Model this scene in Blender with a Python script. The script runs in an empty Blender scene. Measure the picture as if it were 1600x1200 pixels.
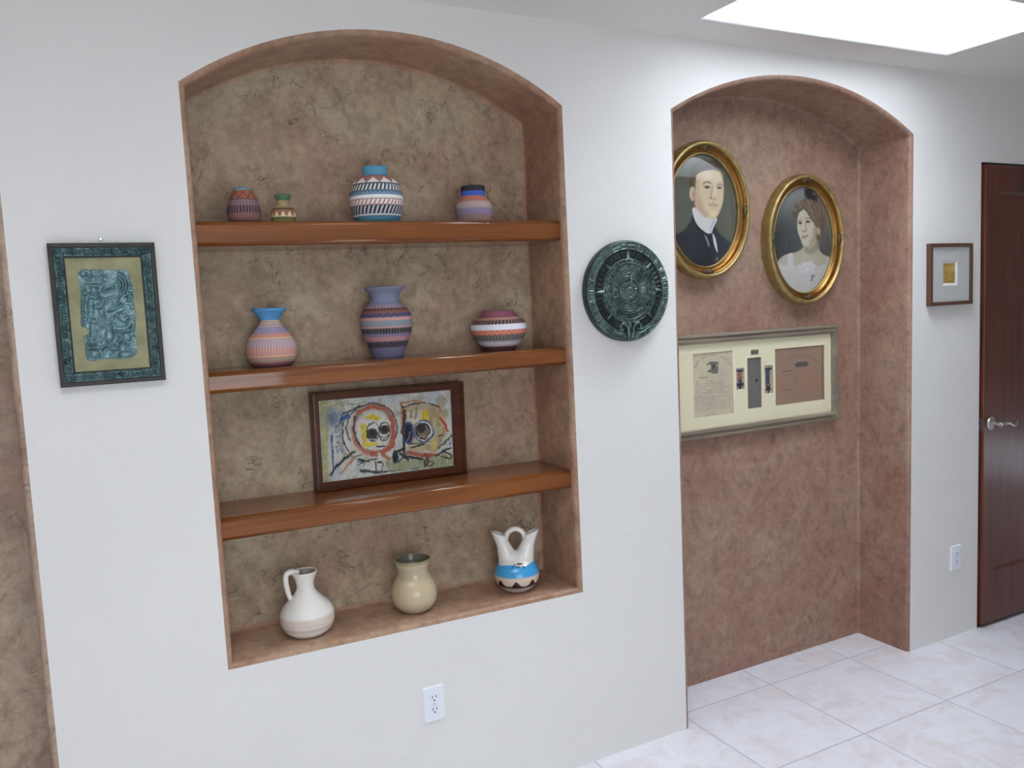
import bpy, bmesh, math, random
import numpy as np
from mathutils import Vector
from mathutils.geometry import tessellate_polygon

C = bpy.context.scene.collection
sc = bpy.context.scene
PI = math.pi
rng = np.random.default_rng(7)

# ------------------------------------------------------------------ camera
F = 1301.17
CAM = np.array([.107, -2.364, 1.6156])
ROT = [math.radians(a) for a in (84.40791764, 2.56498916, -27.66435485)]
def _rot(rx, ry, rz):
    c, s = math.cos, math.sin
    Rx = np.array([[1,0,0],[0,c(rx),-s(rx)],[0,s(rx),c(rx)]])
    Ry = np.array([[c(ry),0,s(ry)],[0,1,0],[-s(ry),0,c(ry)]])
    Rz = np.array([[c(rz),-s(rz),0],[s(rz),c(rz),0],[0,0,1]])
    return Rz @ Ry @ Rx
RM = _rot(*ROT)
def ray(x, y): return RM @ np.array([(x-800)/F, (600-y)/F, -1.0])
def at_y(x, y, Y):
    d = ray(x, y); return CAM + d*((Y-CAM[1])/d[1])
def at_plane(x, y, P, n):
    d = ray(x, y); return CAM + d*(np.dot(np.array(P)-CAM, n)/np.dot(d, n))
def project(W):
    q = (np.asarray(W, float)-CAM) @ RM
    return 800+F*q[..., 0]/-q[..., 2], 600-F*q[..., 1]/-q[..., 2]
cd = bpy.data.cameras.new('camera'); cam = bpy.data.objects.new('camera', cd); C.objects.link(cam)
cam.location = CAM; cam.rotation_euler = ROT
cd.sensor_width = 36; cd.lens = F/1600*36; cd.clip_start = .02
sc.camera = cam

# ------------------------------------------------------------------ colour helpers
def lin(c):
    c = np.asarray(c, float)/255
    return np.where(c <= .04045, c/12.92, ((c+.055)/1.055)**2.4)
def L4(c, k=1.0):
    v = np.clip(lin(c)*k, 0, .95); return (float(v[0]), float(v[1]), float(v[2]), 1)

# ------------------------------------------------------------------ objects and tagging
def tag(o, label=None, cat=None, group=None, kind=None):
    if label: o['label'] = label
    if cat: o['category'] = cat
    if group: o['group'] = group
    if kind: o['kind'] = kind
    return o
def thing(name, loc, label, cat, group=None, rz=0):
    o = bpy.data.objects.new(name, None); C.objects.link(o)
    o.location = loc; o.rotation_euler = (0, 0, rz); o.empty_display_size = .05
    return tag(o, label, cat, group)
def obj(name, verts, faces, mat, parent=None, smooth=False, cols=None, loc=None, bevel=0, auto=None, rz=0):
    me = bpy.data.meshes.new(name)
    me.from_pydata([tuple(map(float, v)) for v in verts], [], [tuple(map(int, f)) for f in faces])
    me.update()
    bm = bmesh.new(); bm.from_mesh(me)
    bmesh.ops.recalc_face_normals(bm, faces=bm.faces) if name != 'glass' and (cols is None or len(faces) < 3000) else None
    bm.to_mesh(me); bm.free()
    if smooth:
        me.polygons.foreach_set('use_smooth', [True]*len(me.polygons))
        if auto is not None:
            try: me.set_sharp_from_angle(angle=math.radians(auto))
            except Exception: pass
    if cols is not None:
        a = me.color_attributes.new('paint', 'FLOAT_COLOR', 'POINT')
        d = np.ones((len(verts), 4), np.float32); d[:, :3] = cols
        a.data.foreach_set('color', d.ravel())
    me.materials.append(mat)
    o = bpy.data.objects.new(name, me); C.objects.link(o)
    if loc is not None: o.location = loc
    if rz: o.rotation_euler = (0, 0, rz)
    if parent is not None: o.parent = parent
    if bevel:
        m = o.modifiers.new('soft edges', 'BEVEL'); m.width = bevel; m.segments = 3; m.limit_method = 'ANGLE'; m.angle_limit = math.radians(40)
    return o
def box(x0, x1, y0, y1, z0, z1):
    v = [(x0,y0,z0),(x1,y0,z0),(x1,y1,z0),(x0,y1,z0),(x0,y0,z1),(x1,y0,z1),(x1,y1,z1),(x0,y1,z1)]
    f = [(0,3,2,1),(4,5,6,7),(0,1,5,4),(1,2,6,5),(2,3,7,6),(3,0,4,7)]
    return v, f
class MB:
    def __init__(s): s.v = []; s.f = []
    def add(s, vf, off=(0,0,0)):
        n = len(s.v); s.v += [tuple(np.array(p, float)+np.array(off)) for p in vf[0]]; s.f += [tuple(i+n for i in f) for f in vf[1]]; return s
def struct(name, v, f, mat, parent=None, **k):
    o = obj(name, v, f, mat, parent, **k)
    if parent is None: o['kind'] = 'structure'
    return o
def lathe(profile, n=96, closed_bottom=True):
    """profile: list of (r, z) bottom to top."""
    v = []; f = []
    t = np.arange(n)*2*PI/n
    for r, z in profile:
        for a in t: v.append((r*math.cos(a), r*math.sin(a), z))
    m = len(profile)
    for i in range(m-1):
        for j in range(n):
            f.append((i*n+j, i*n+(j+1) % n, (i+1)*n+(j+1) % n, (i+1)*n+j))
    if closed_bottom:
        v.append((0, 0, profile[0][1])); c = len(v)-1
        for j in range(n): f.append((c, (j+1) % n, j))
    return v, f
def cap_top(vf, profile, n):
    v, f = vf; v.append((0, 0, profile[-1][1])); c = len(v)-1; b = (len(profile)-1)*n
    for j in range(n): f.append((c, b+j, b+(j+1) % n))
    return v, f
def smooth_path(pts, n):
    """Catmull-Rom through pts (rows of numbers) resampled to n rows."""
    P = np.array(pts, float); m = len(P)
    P = np.vstack([2*P[0]-P[1], P, 2*P[-1]-P[-2]])
    out = []
    for k in range(n):
        u = k/(n-1)*(m-1); i = min(int(u), m-2); t = u-i
        a, b, c, d = P[i:i+4]
        out.append(.5*((2*b)+(-a+c)*t+(2*a-5*b+4*c-d)*t*t+(-a+3*b-3*c+d)*t**3))
    return np.array(out)
def tube(path, radii, n=14, flat=1.0, up=None, caps=True):
    P = np.array(path, float); m = len(P); v = []; f = []
    R = np.broadcast_to(np.array(radii, float), (m,))
    T = np.gradient(P, axis=0); T /= np.linalg.norm(T, axis=1)[:, None]
    u = np.array(up if up is not None else ((0, 1, 0) if abs(T[0][1]) < .9 else (1, 0, 0)), float)
    for i in range(m):
        a = np.cross(T[i], u); a /= np.linalg.norm(a); b = np.cross(a, T[i]); u = b
        for j in range(n):
            t = 2*PI*j/n; v.append(P[i]+R[i]*(math.cos(t)*a+flat*math.sin(t)*b))
    for i in range(m-1):
        for j in range(n): f.append((i*n+j, i*n+(j+1) % n, (i+1)*n+(j+1) % n, (i+1)*n+j))
    if caps:
        f.append(tuple(range(n))[::-1]); f.append(tuple((m-1)*n+j for j in range(n)))
    return v, f
def rect_frame(x0, x1, z0, z1, prof, fill=False):
    """prof rows: (inset or (left,right,top,bottom), y). y is negative towards the room."""
    v = []; f = []
    for ins, y in prof:
        l, r, t, b = (ins,)*4 if not isinstance(ins, tuple) else ins
        v += [(x0+l, y, z0+b), (x1-r, y, z0+b), (x1-r, y, z1-t), (x0+l, y, z1-t)]
    m = len(prof)
    for i in range(m-1):
        for j in range(4): f.append((i*4+j, i*4+(j+1) % 4, (i+1)*4+(j+1) % 4, (i+1)*4+j))
    if fill: f.append(tuple((m-1)*4+j for j in range(4)))
    return v, f
def oval_frame(hw, hh, prof, n=128):
    """prof rows: (inset from outer ellipse, y)."""
    v = []; f = []
    for ins, y in prof:
        for j in range(n):
            t = 2*PI*j/n; v.append(((hw-ins)*math.cos(t), y, (hh-ins)*math.sin(t)))
    m = len(prof)
    for i in range(m-1):
        for j in range(n): f.append((i*n+j, i*n+(j+1) % n, (i+1)*n+(j+1) % n, (i+1)*n+j))
    return v, f
def grid(nx, nz, fn):
    """fn(u, w) -> (N,3) array of points for u, w arrays in 0..1"""
    u, w = np.meshgrid(np.linspace(0, 1, nx), np.linspace(0, 1, nz))
    P = fn(u.ravel(), w.ravel())
    i = np.arange(nx*nz).reshape(nz, nx)
    f = np.stack([i[:-1, :-1], i[:-1, 1:], i[1:, 1:], i[1:, :-1]], -1).reshape(-1, 4)
    return P, f

# ------------------------------------------------------------------ 2-D drawing on arrays of points
def sd_seg(x, y, a, b):
    ax, ay = a; bx, by = b
    dx, dy = bx-ax, by-ay
    t = np.clip(((x-ax)*dx+(y-ay)*dy)/(dx*dx+dy*dy+1e-12), 0, 1)
    return np.hypot(x-ax-t*dx, y-ay-t*dy)
def sd_poly(x, y, pts):
    d = np.full(x.shape, 1e9); ins = np.zeros(x.shape, bool)
    n = len(pts)
    for i in range(n):
        a, b = pts[i], pts[(i+1) % n]
        d = np.minimum(d, sd_seg(x, y, a, b))
        if a[1] != b[1]:
            c = ((a[1] > y) != (b[1] > y)) & (x < (b[0]-a[0])*(y-a[1])/(b[1]-a[1])+a[0])
            ins ^= c
    return np.where(ins, -d, d)
def hash2(ix, iy, s=0):
    h = np.sin(ix*127.1+iy*311.7+s*74.7)*43758.5453
    return h-np.floor(h)
def noise(x, y, s=0):
    ix, iy = np.floor(x), np.floor(y); fx, fy = x-ix, y-iy
    fx = fx*fx*(3-2*fx); fy = fy*fy*(3-2*fy)
    a = hash2(ix, iy, s); b = hash2(ix+1, iy, s); c = hash2(ix, iy+1, s); d = hash2(ix+1, iy+1, s)
    return (a*(1-fx)+b*fx)*(1-fy)+(c*(1-fx)+d*fx)*fy
def fbm(x, y, s=0, o=3):
    r = 0; a = .5
    for k in range(o): r = r+a*noise(x, y, s+k); x = x*2.03; y = y*2.03; a *= .5
    return r/(1-.5**o)
class Paint:
    def __init__(s, x, y, base, k=1.0):
        s.x, s.y, s.k = x, y, k
        s.c = np.tile(lin(base)*k, (len(x), 1))
    def mix(s, m, col):
        col = np.asarray(col, float); col = lin(col)*s.k if col.ndim == 1 else col
        s.c = s.c*(1-m[:, None])+col*m[:, None]; return s
    def fill(s, sd, col, soft=4, op=1.0): return s.mix(op*np.clip(.5-sd/soft, 0, 1), col)
    def poly(s, pts, col, soft=6, op=1.0): return s.fill(sd_poly(s.x, s.y, pts), col, soft, op)
    def spoly(s, pts, col, soft=6, op=1.0):
        m = len(pts); q = smooth_path(list(pts[-2:])+list(pts)+list(pts[:2]), (m+3)*6+1)
        return s.poly([tuple(a) for a in q[12:-12]], col, soft, op)
    def ell(s, cx, cy, rx, ry, col, soft=6, op=1.0, ang=0):
        ca, sa = math.cos(ang), math.sin(ang)
        X = (s.x-cx)*ca+(s.y-cy)*sa; Y = -(s.x-cx)*sa+(s.y-cy)*ca
        return s.fill((np.hypot(X/rx, Y/ry)-1)*min(rx, ry), col, soft, op)
    def ring(s, cx, cy, rx, ry, w, col, soft=5, op=1.0, a0=None, a1=None):
        d = np.abs((np.hypot((s.x-cx)/rx, (s.y-cy)/ry)-1)*min(rx, ry))-w/2
        if a0 is not None:
            t = np.degrees(np.arctan2((s.y-cy)/ry, (s.x-cx)/rx)) % 360
            ok = ((t-a0) % 360) <= (a1-a0); d = np.where(ok, d, 1e3)
        return s.fill(d, col, soft, op)
    def line(s, pts, w, col, soft=5, op=1.0):
        d = np.full(s.x.shape, 1e9)
        for a, b in zip(pts[:-1], pts[1:]): d = np.minimum(d, sd_seg(s.x, s.y, a, b))
        return s.fill(d-w/2, col, soft, op)
    def mottle(s, sx, sy, amt, seed=0):
        n = fbm(s.x/sx, s.y/sy, seed)-.5; s.c = np.clip(s.c*(1+amt*n[:, None]*2), 0, 1); return s

# ------------------------------------------------------------------ materials
def new_mat(name):
    m = bpy.data.materials.new(name); m.use_nodes = True
    nt = m.node_tree; return m, nt, nt.nodes['Principled BSDF']
def N(nt, typ, **k):
    n = nt.nodes.new(typ)
    for a, b in k.items():
        if a.startswith('i_'):
            key = a[2:]; key = int(key) if key.isdigit() else key.replace('_', ' ')
            n.inputs[key].default_value = b
        else: setattr(n, a, b)
    return n
def ramp(nt, fac, stops, interp='LINEAR'):
    r = nt.nodes.new('ShaderNodeValToRGB'); r.color_ramp.interpolation = interp
    e = r.color_ramp.elements
    while len(e) < len(stops): e.new(.5)
    for el, (p, c) in zip(e, stops): el.position = p; el.color = c if len(c) == 4 else (*c, 1)
    nt.links.new(fac, r.inputs[0]); return r
def mixc(nt, fac, a, b, mode='MIX'):
    m = nt.nodes.new('ShaderNodeMix'); m.data_type = 'RGBA'; m.blend_type = mode
    for sock, val in ((m.inputs[0], fac), (m.inputs[6], a), (m.inputs[7], b)):
        if hasattr(val, 'is_linked'): nt.links.new(val, sock)
        else: sock.default_value = val
    return m.outputs[2]
def bump(nt, h, strength, dist, nrm=None):
    b = N(nt, 'ShaderNodeBump'); b.inputs['Strength'].default_value = strength; b.inputs['Distance'].default_value = dist
    nt.links.new(h, b.inputs['Height'])
    if nrm: nt.links.new(nrm, b.inputs['Normal'])
    return b.outputs[0]
def noise_tex(nt, vec, scale, detail=4, rough=.55, dist=0):
    n = N(nt, 'ShaderNodeTexNoise'); n.inputs['Scale'].default_value = scale; n.inputs['Detail'].default_value = detail
    n.inputs['Roughness'].default_value = rough; n.inputs['Distortion'].default_value = dist
    nt.links.new(vec, n.inputs['Vector']); return n.outputs['Fac']
def coords(nt, scale=(1,1,1), gen='Object'):
    t = N(nt, 'ShaderNodeTexCoord'); mp = N(nt, 'ShaderNodeMapping'); mp.inputs['Scale'].default_value = scale
    nt.links.new(t.outputs[gen], mp.inputs['Vector']); return mp.outputs[0]
def plain(name, col, rough=.5, metal=0, coat=0, spec=.5, mottle=0, bumpy=0, scale=60):
    m, nt, b = new_mat(name)
    b.inputs['Roughness'].default_value = rough; b.inputs['Metallic'].default_value = metal
    b.inputs['Coat Weight'].default_value = coat; b.inputs['Coat Roughness'].default_value = .12
    b.inputs['Specular IOR Level'].default_value = spec
    v = coords(nt); n = noise_tex(nt, v, scale, 5)
    a = np.array(col[:3])
    lo, hi = tuple(np.clip(a*(1-mottle), 0, 1)), tuple(np.clip(a*(1+mottle), 0, 1))
    r = ramp(nt, n, [(.3, lo), (.7, hi)]); nt.links.new(r.outputs[0], b.inputs['Base Color'])
    if bumpy: nt.links.new(bump(nt, n, bumpy, .002), b.inputs['Normal'])
    return m
def painted(name, rough=.6, spec=.35, coat=0, bumpy=.1, scale=350, sheen=0):
    m, nt, b = new_mat(name)
    a = N(nt, 'ShaderNodeVertexColor'); a.layer_name = 'paint'
    v = coords(nt); n = noise_tex(nt, v, scale, 3)
    c = mixc(nt, .12, a.outputs[0], ramp(nt, n, [(.2, (.6,.6,.6)), (.8, (1,1,1))]).outputs[0], 'MULTIPLY')
    nt.links.new(c, b.inputs['Base Color'])
    b.inputs['Roughness'].default_value = rough; b.inputs['Specular IOR Level'].default_value = spec
    b.inputs['Coat Weight'].default_value = coat; b.inputs['Coat Roughness'].default_value = .1
    if bumpy: nt.links.new(bump(nt, n, bumpy, .001), b.inputs['Normal'])
    return m
def white_plaster(name, col):
    m, nt, b = new_mat(name)
    v = coords(nt)
    big = noise_tex(nt, v, 1.3, 3)
    fine = noise_tex(nt, v, 90, 4, .6)
    # trowel ridges: thin curved lips left by the knife, only here and there
    w = noise_tex(nt, coords(nt, (1, 1, 2.2)), 3.2, 2, .5, 1.2)
    rid = ramp(nt, w, [(.485, (0,0,0)), (.50, (1,1,1)), (.505, (.25,.25,.25)), (.56, (0,0,0))])
    gate = ramp(nt, noise_tex(nt, v, 2.6, 3), [(.50, (0,0,0)), (.62, (1,1,1))])
    rg = mixc(nt, 1.0, rid.outputs[0], gate.outputs[0], 'MULTIPLY')
    lumps = noise_tex(nt, v, 14, 5, .6)
    a = np.array(col)
    c = ramp(nt, big, [(.3, tuple(a*.97)), (.7, tuple(np.clip(a*1.02, 0, 1)))])
    nt.links.new(c.outputs[0], b.inputs['Base Color'])
    b.inputs['Roughness'].default_value = .75; b.inputs['Specular IOR Level'].default_value = .25
    n1 = bump(nt, fine, .40, .002); n2 = bump(nt, lumps, .32, .006, n1); n3 = bump(nt, rg, .20, .004, n2)
    nt.links.new(n3, b.inputs['Normal']); return m
def brown_plaster(name, tan, red, dark, redness=.5, gain=1.0, cracks=1.0, gloss=.55):
    m, nt, b = new_mat(name)
    v = coords(nt)
    n1 = noise_tex(nt, v, 2.6, 6, .62, .6)
    n2 = noise_tex(nt, coords(nt, (1.0, 1.0, 1.0)), 9, 6, .65, .4)
    n3 = noise_tex(nt, v, 40, 5, .7)
    c1 = ramp(nt, n1, [(.5-.22*redness-.06, L4(tan, gain)), (.78-.3*redness, L4(red, gain))])
    dk = ramp(nt, n2, [(.34, (1,1,1)), (.50, (0,0,0))])
    c2 = mixc(nt, mixc(nt, .35, (0,0,0,1), dk.outputs[0]), c1.outputs[0], L4(dark, gain))
    sp = ramp(nt, n3, [(.28, (.70,.67,.64)), (.62, (1.0,1.0,1.0))])
    c3 = mixc(nt, .85, c2, sp.outputs[0], 'MULTIPLY')
    n4 = noise_tex(nt, coords(nt, (1.0, 1.0, .8)), 19, 6, .72, .5)
    md = ramp(nt, n4, [(.36, (.74,.70,.66)), (.50, (1.0,1.0,1.0)), (.66, (1.12,1.10,1.06))])
    c3 = mixc(nt, .8, c3, md.outputs[0], 'MULTIPLY')
    # hairline cracks in the glaze, in patches
    vo = N(nt, 'ShaderNodeTexNoise'); vo.inputs['Scale'].default_value = 8.5; vo.inputs['Detail'].default_value = 5; vo.inputs['Roughness'].default_value = .62; vo.inputs['Distortion'].default_value = .8
    nt.links.new(v, vo.inputs['Vector'])
    cr = ramp(nt, vo.outputs['Fac'], [(.486, (0,0,0)), (.496, (1,1,1)), (.502, (1,1,1)), (.512, (0,0,0))])
    gate = ramp(nt, noise_tex(nt, v, 11.0, 3, .6), [(.47, (0,0,0)), (.60, (1,1,1))])
    cg = mixc(nt, 1.0, cr.outputs[0], gate.outputs[0], 'MULTIPLY')
    cf = mixc(nt, .62*cracks, (0,0,0,1), cg)
    c4 = mixc(nt, cf, c3, L4((62,48,38), gain))
    nt.links.new(c4, b.inputs['Base Color'])
    b.inputs['Roughness'].default_value = gloss; b.inputs['Specular IOR Level'].default_value = .35
    h = mixc(nt, 1.0, n2, cg, 'SUBTRACT')
    nt.links.new(bump(nt, h, .25, .003), b.inputs['Normal']); return m
def wood(name, light, dark, axis='X', rough=.28, coat=.6, gain=1.0, cr=.12, freq=1.0):
    m, nt, b = new_mat(name)
    s = {'X': (.5, 9, 9), 'Z': (9, 9, .5)}[axis]
    v = coords(nt, s)
    n1 = noise_tex(nt, v, 3.0*freq, 5, .6, .6)
    n2 = noise_tex(nt, coords(nt, tuple(a*6 if a > 1 else a*1.5 for a in s)), 6*freq, 4, .6)
    c1 = ramp(nt, n1, [(.28, L4(dark, gain)), (.66, L4(light, gain))])
    c2 = mixc(nt, .35, c1.outputs[0], ramp(nt, n2, [(.3, (.62,.58,.55)), (.65, (1,1,1))]).outputs[0], 'MULTIPLY')
    nt.links.new(c2, b.inputs['Base Color'])
    b.inputs['Roughness'].default_value = rough; b.inputs['Coat Weight'].default_value = coat; b.inputs['Coat Roughness'].default_value = cr; b.inputs['Specular IOR Level'].default_value = .2
    nt.links.new(bump(nt, n2, .04, .001), b.inputs['Normal']); return m
def tile_floor(name, x0, y0, s):
    m, nt, b = new_mat(name)
    t = N(nt, 'ShaderNodeTexCoord'); sx = N(nt, 'ShaderNodeSeparateXYZ'); nt.links.new(t.outputs['Object'], sx.inputs[0])
    def M(op, a, bv):
        n = N(nt, 'ShaderNodeMath', operation=op)
        for i, q in enumerate((a, bv)):
            if q is None: continue
            if hasattr(q, 'is_linked'): nt.links.new(q, n.inputs[i])
            else: n.inputs[i].default_value = q
        return n.outputs[0]
    ds = []; ids = []
    for out, o in ((sx.outputs[0], x0), (sx.outputs[1], y0)):
        q = M('DIVIDE', M('SUBTRACT', out, o), s)
        ids.append(M('FLOOR', q, None))
        fr = M('SUBTRACT', q, M('FLOOR', q, None))
        ds.append(M('MINIMUM', fr, M('SUBTRACT', 1.0, fr)))
    d = M('MINIMUM', *ds)
    joint = ramp(nt, M('MULTIPLY', d, s), [(.0020, (1,1,1)), (.0034, (0,0,0))])
    cid = N(nt, 'ShaderNodeCombineXYZ'); nt.links.new(ids[0], cid.inputs[0]); nt.links.new(ids[1], cid.inputs[1])
    wn = N(nt, 'ShaderNodeTexWhiteNoise'); nt.links.new(cid.outputs[0], wn.inputs['Vector'])
    off = N(nt, 'ShaderNodeVectorMath', operation='MULTIPLY_ADD'); nt.links.new(wn.outputs['Color'], off.inputs[0])
    off.inputs[1].default_value = (7,7,7); nt.links.new(t.outputs['Object'], off.inputs[2])
    n1 = noise_tex(nt, off.outputs[0], 5.5, 6, .65, .8); n2 = noise_tex(nt, off.outputs[0], 30, 5, .65)
    c = ramp(nt, n1, [(.34, (.77,.78,.84)), (.5, (.75,.74,.78)), (.62, (.70,.65,.66)), (.75, (.74,.71,.74))])
    c = mixc(nt, .45, c.outputs[0], ramp(nt, n2, [(.3, (.86,.84,.83)), (.7, (1,1,1))]).outputs[0], 'MULTIPLY')
    c = mixc(nt, joint.outputs[0], c, (.37,.40,.47,1))
    nt.links.new(c, b.inputs['Base Color'])
    b.inputs['Roughness'].default_value = .32; b.inputs['Specular IOR Level'].default_value = .5
    inv = mixc(nt, 1.0, (1,1,1,1), joint.outputs[0], 'SUBTRACT')
    nt.links.new(bump(nt, inv, .5, .002, bump(nt, n2, .06, .002)), b.inputs['Normal']); return m
def patina(name, cols, rough=.5, metal=.0, scale=30):
    m, nt, b = new_mat(name)
    v = coords(nt); n = noise_tex(nt, v, scale, 6, .7, .4)
    k = len(cols)
    r = ramp(nt, n, [(.28+.44*i/(k-1), L4(c)) for i, c in enumerate(cols)])
    nt.links.new(r.outputs[0], b.inputs['Base Color'])
    b.inputs['Roughness'].default_value = rough; b.inputs['Metallic'].default_value = metal
    nt.links.new(bump(nt, noise_tex(nt, v, scale*8, 3), .15, .001), b.inputs['Normal']); return m
def glass_mat(name, tint=(1,1,1)):
    m = bpy.data.materials.new(name); m.use_nodes = True; nt = m.node_tree
    for n in list(nt.nodes): nt.nodes.remove(n)
    o = N(nt, 'ShaderNodeOutputMaterial'); mx = N(nt, 'ShaderNodeMixShader')
    tr = N(nt, 'ShaderNodeBsdfTransparent'); tr.inputs[0].default_value = (*tint, 1)
    gl = N(nt, 'ShaderNodeBsdfGlossy'); gl.inputs['Roughness'].default_value = .02
    fr = N(nt, 'ShaderNodeFresnel'); ge = N(nt, 'ShaderNodeNewGeometry'); mr = N(nt, 'ShaderNodeMapRange')
    mr.inputs['To Min'].default_value = 1.5; mr.inputs['To Max'].default_value = 1/1.5      # a thin pane: the same from both faces
    nt.links.new(ge.outputs['Backfacing'], mr.inputs['Value']); nt.links.new(mr.outputs[0], fr.inputs[0])
    nt.links.new(fr.outputs[0], mx.inputs[0]); nt.links.new(tr.outputs[0], mx.inputs[1]); nt.links.new(gl.outputs[0], mx.inputs[2])
    nt.links.new(mx.outputs[0], o.inputs[0]); return m
def emit(name, col, st):
    m = bpy.data.materials.new(name); m.use_nodes = True; nt = m.node_tree
    for n in list(nt.nodes): nt.nodes.remove(n)
    o = N(nt, 'ShaderNodeOutputMaterial'); e = N(nt, 'ShaderNodeEmission'); e.inputs[0].default_value = (*col, 1); e.inputs[1].default_value = st
    nt.links.new(e.outputs[0], o.inputs[0]); return m

W_WALL = white_plaster('cream_wall_plaster', (.81, .795, .765))
W_CEIL = white_plaster('ceiling_plaster', (.82, .785, .75))
W_SHAFT = plain('skylight_shaft_paint', (.86,.86,.86), .8)
B_NICHE = brown_plaster('niche_glazed_plaster', (156,145,122), (148,122,104), (112,94,77), .4, 1.55, 1.15)
B_ALCOVE = brown_plaster('alcove_glazed_plaster', (152,129,112), (140,108,95), (116,93,79), .58, 1.38, .6)
WD_SHELF = wood('honey_shelf_wood', (150,90,42), (114,60,24), 'X', .35, .85, .92, .07)
WD_DOOR = wood('dark_door_wood', (104,48,30), (72,32,21), 'Z', .35, .55, 1.0, .2)
WD_FRAME = wood('dark_frame_wood', (94,50,30), (62,32,20), 'X', .4, .25, 1.1)
TILE = tile_floor('beige_floor_tile', 2.5198, -.3662, .4643)
WHITE_PL = plain('white_outlet_plastic', (.84,.87,.93), .35)
SLOT = plain('outlet_slot', (.03,.03,.03), .6)
METAL = plain('brushed_nickel', (.62,.60,.57), .28, 1)
STEEL = plain('bright_nail', (.75,.75,.75), .3, 1)
DARKM = plain('dark_latch_metal', (.10,.10,.12), .4, .6)
GOLD = plain('antique_gold_leaf', (.25,.11,.024), .32, .85, mottle=.22, bumpy=.05, scale=25)
GOLD_P = plain('pale_gold_bead', (.40,.30,.12), .40, .75, mottle=.25, bumpy=.05, scale=30)
GOLD_D = plain('dark_gilt_ornament', (.10,.06,.025), .4, .6, mottle=.5, scale=60)
PAINT = painted('painted_picture', .7, .2, 0, .0)
OILS = painted('oil_paint', .45, .4, .1, .35, 220)
CLAY = painted('etched_clay', .75, .25, 0, .08, 500)
GLAZE = painted('glazed_ceramic', .22, .5, .5, .0)
GLAZE_S = painted('satin_ceramic', .42, .45, .1, .04, 120)
PAPER = painted('old_paper', .85, .15, 0, .03)
GLASS = glass_mat('picture_glass')
PAT_G = patina('green_bronze_patina', [(46,57,57),(80,99,96),(112,131,126),(138,153,147)], .30, .65, 30)
PAT_D = patina('dark_bronze_ground', [(18,22,22),(34,44,43),(52,68,66)], .45, .3, 30)
PAT_B = patina('blue_green_relief_stone', [(84,106,108),(118,150,156),(148,180,184),(132,140,130)], .32, .3, 26)
PAT_F = patina('carved_border_patina', [(40,54,55),(76,102,102),(118,144,144)], .34, .5, 40)
BRASS = plain('aged_brass_sheet', (.25,.235,.13), .5, .6, mottle=.25, bumpy=.05, scale=18)
BLACKW = wood('blackened_wood', (52,44,37), (32,27,23), 'X', .45, .2)
SILVERW = wood('grey_silver_moulding', (156,146,128), (114,104,92), 'X', .35, .2)
MAT_CREAM = plain('cream_mat_board', (.86,.80,.56), .85)
MAT_GREY = plain('grey_mat_board', (.62,.63,.61), .85)
BROWNW = wood('brown_thin_frame', (104,72,56), (74,48,38), 'Z', .4, .3)

# ------------------------------------------------------------------ openings in the wall
ZC = 2.506
def arch(xl0, xl1, xr0, xr1, zl, zr, sag, z0l, z0r, n=48):
    """outline from right foot, up, over the arch, down to left foot (X, Z)."""
    h = (xr1-xl1)/2; R = (h*h+sag*sag)/(2*sag); cx = (xl1+xr1)/2; zm = (zl+zr)/2; cz = zm+sag-R; tl = (zr-zl)/(2*h)
    pts = [(xr0+(xr1-xr0)*t, z0r+(zr-z0r)*t) for t in np.linspace(0, 1, 12)[:-1]]
    a1 = math.acos(h/R)
    for t in np.linspace(a1, PI-a1, n):
        x = cx+R*math.cos(t); pts.append((x, cz+R*math.sin(t)+tl*(x-cx)))
    pts += [(xl1+(xl0-xl1)*t, zl+(z0l-zl)*t) for t in np.linspace(0, 1, 12)[1:]]
    return pts
NICHE = arch(.4029, .3976, 1.5712, 1.5604, 2.2254, 2.2415, .180, .6328, .6172)
ALC_R = arch(2.0033, 2.0023, 3.2558, 3.2740, 2.2601, 2.2392, .171, 0, 0)
ALC_L = arch(-1.29, -1.29, -.0249, -.0249, 2.25, 2.25, .171, 0, 0)
DX0, DX1, DZ = 3.728, 4.66, 2.1426
XL, XR, YR = -2.6, 6.4, -3.5
outer = [(XL, 0), (ALC_L[-1][0], 0)] + ALC_L[::-1][1:] + ALC_R[::-1] + [(DX0, 0), (DX0, DZ), (DX1, DZ), (DX1, 0), (XR, 0), (XR, ZC), (XL, ZC)]
loops = [[Vector((x, z, 0)) for x, z in outer], [Vector((x, z, 0)) for x, z in NICHE]]
tris = tessellate_polygon(loops)
vv = [(p.x, 0, p.y) for l in loops for p in l]
wall_back = struct('wall_back', vv, tris, W_WALL)

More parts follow.
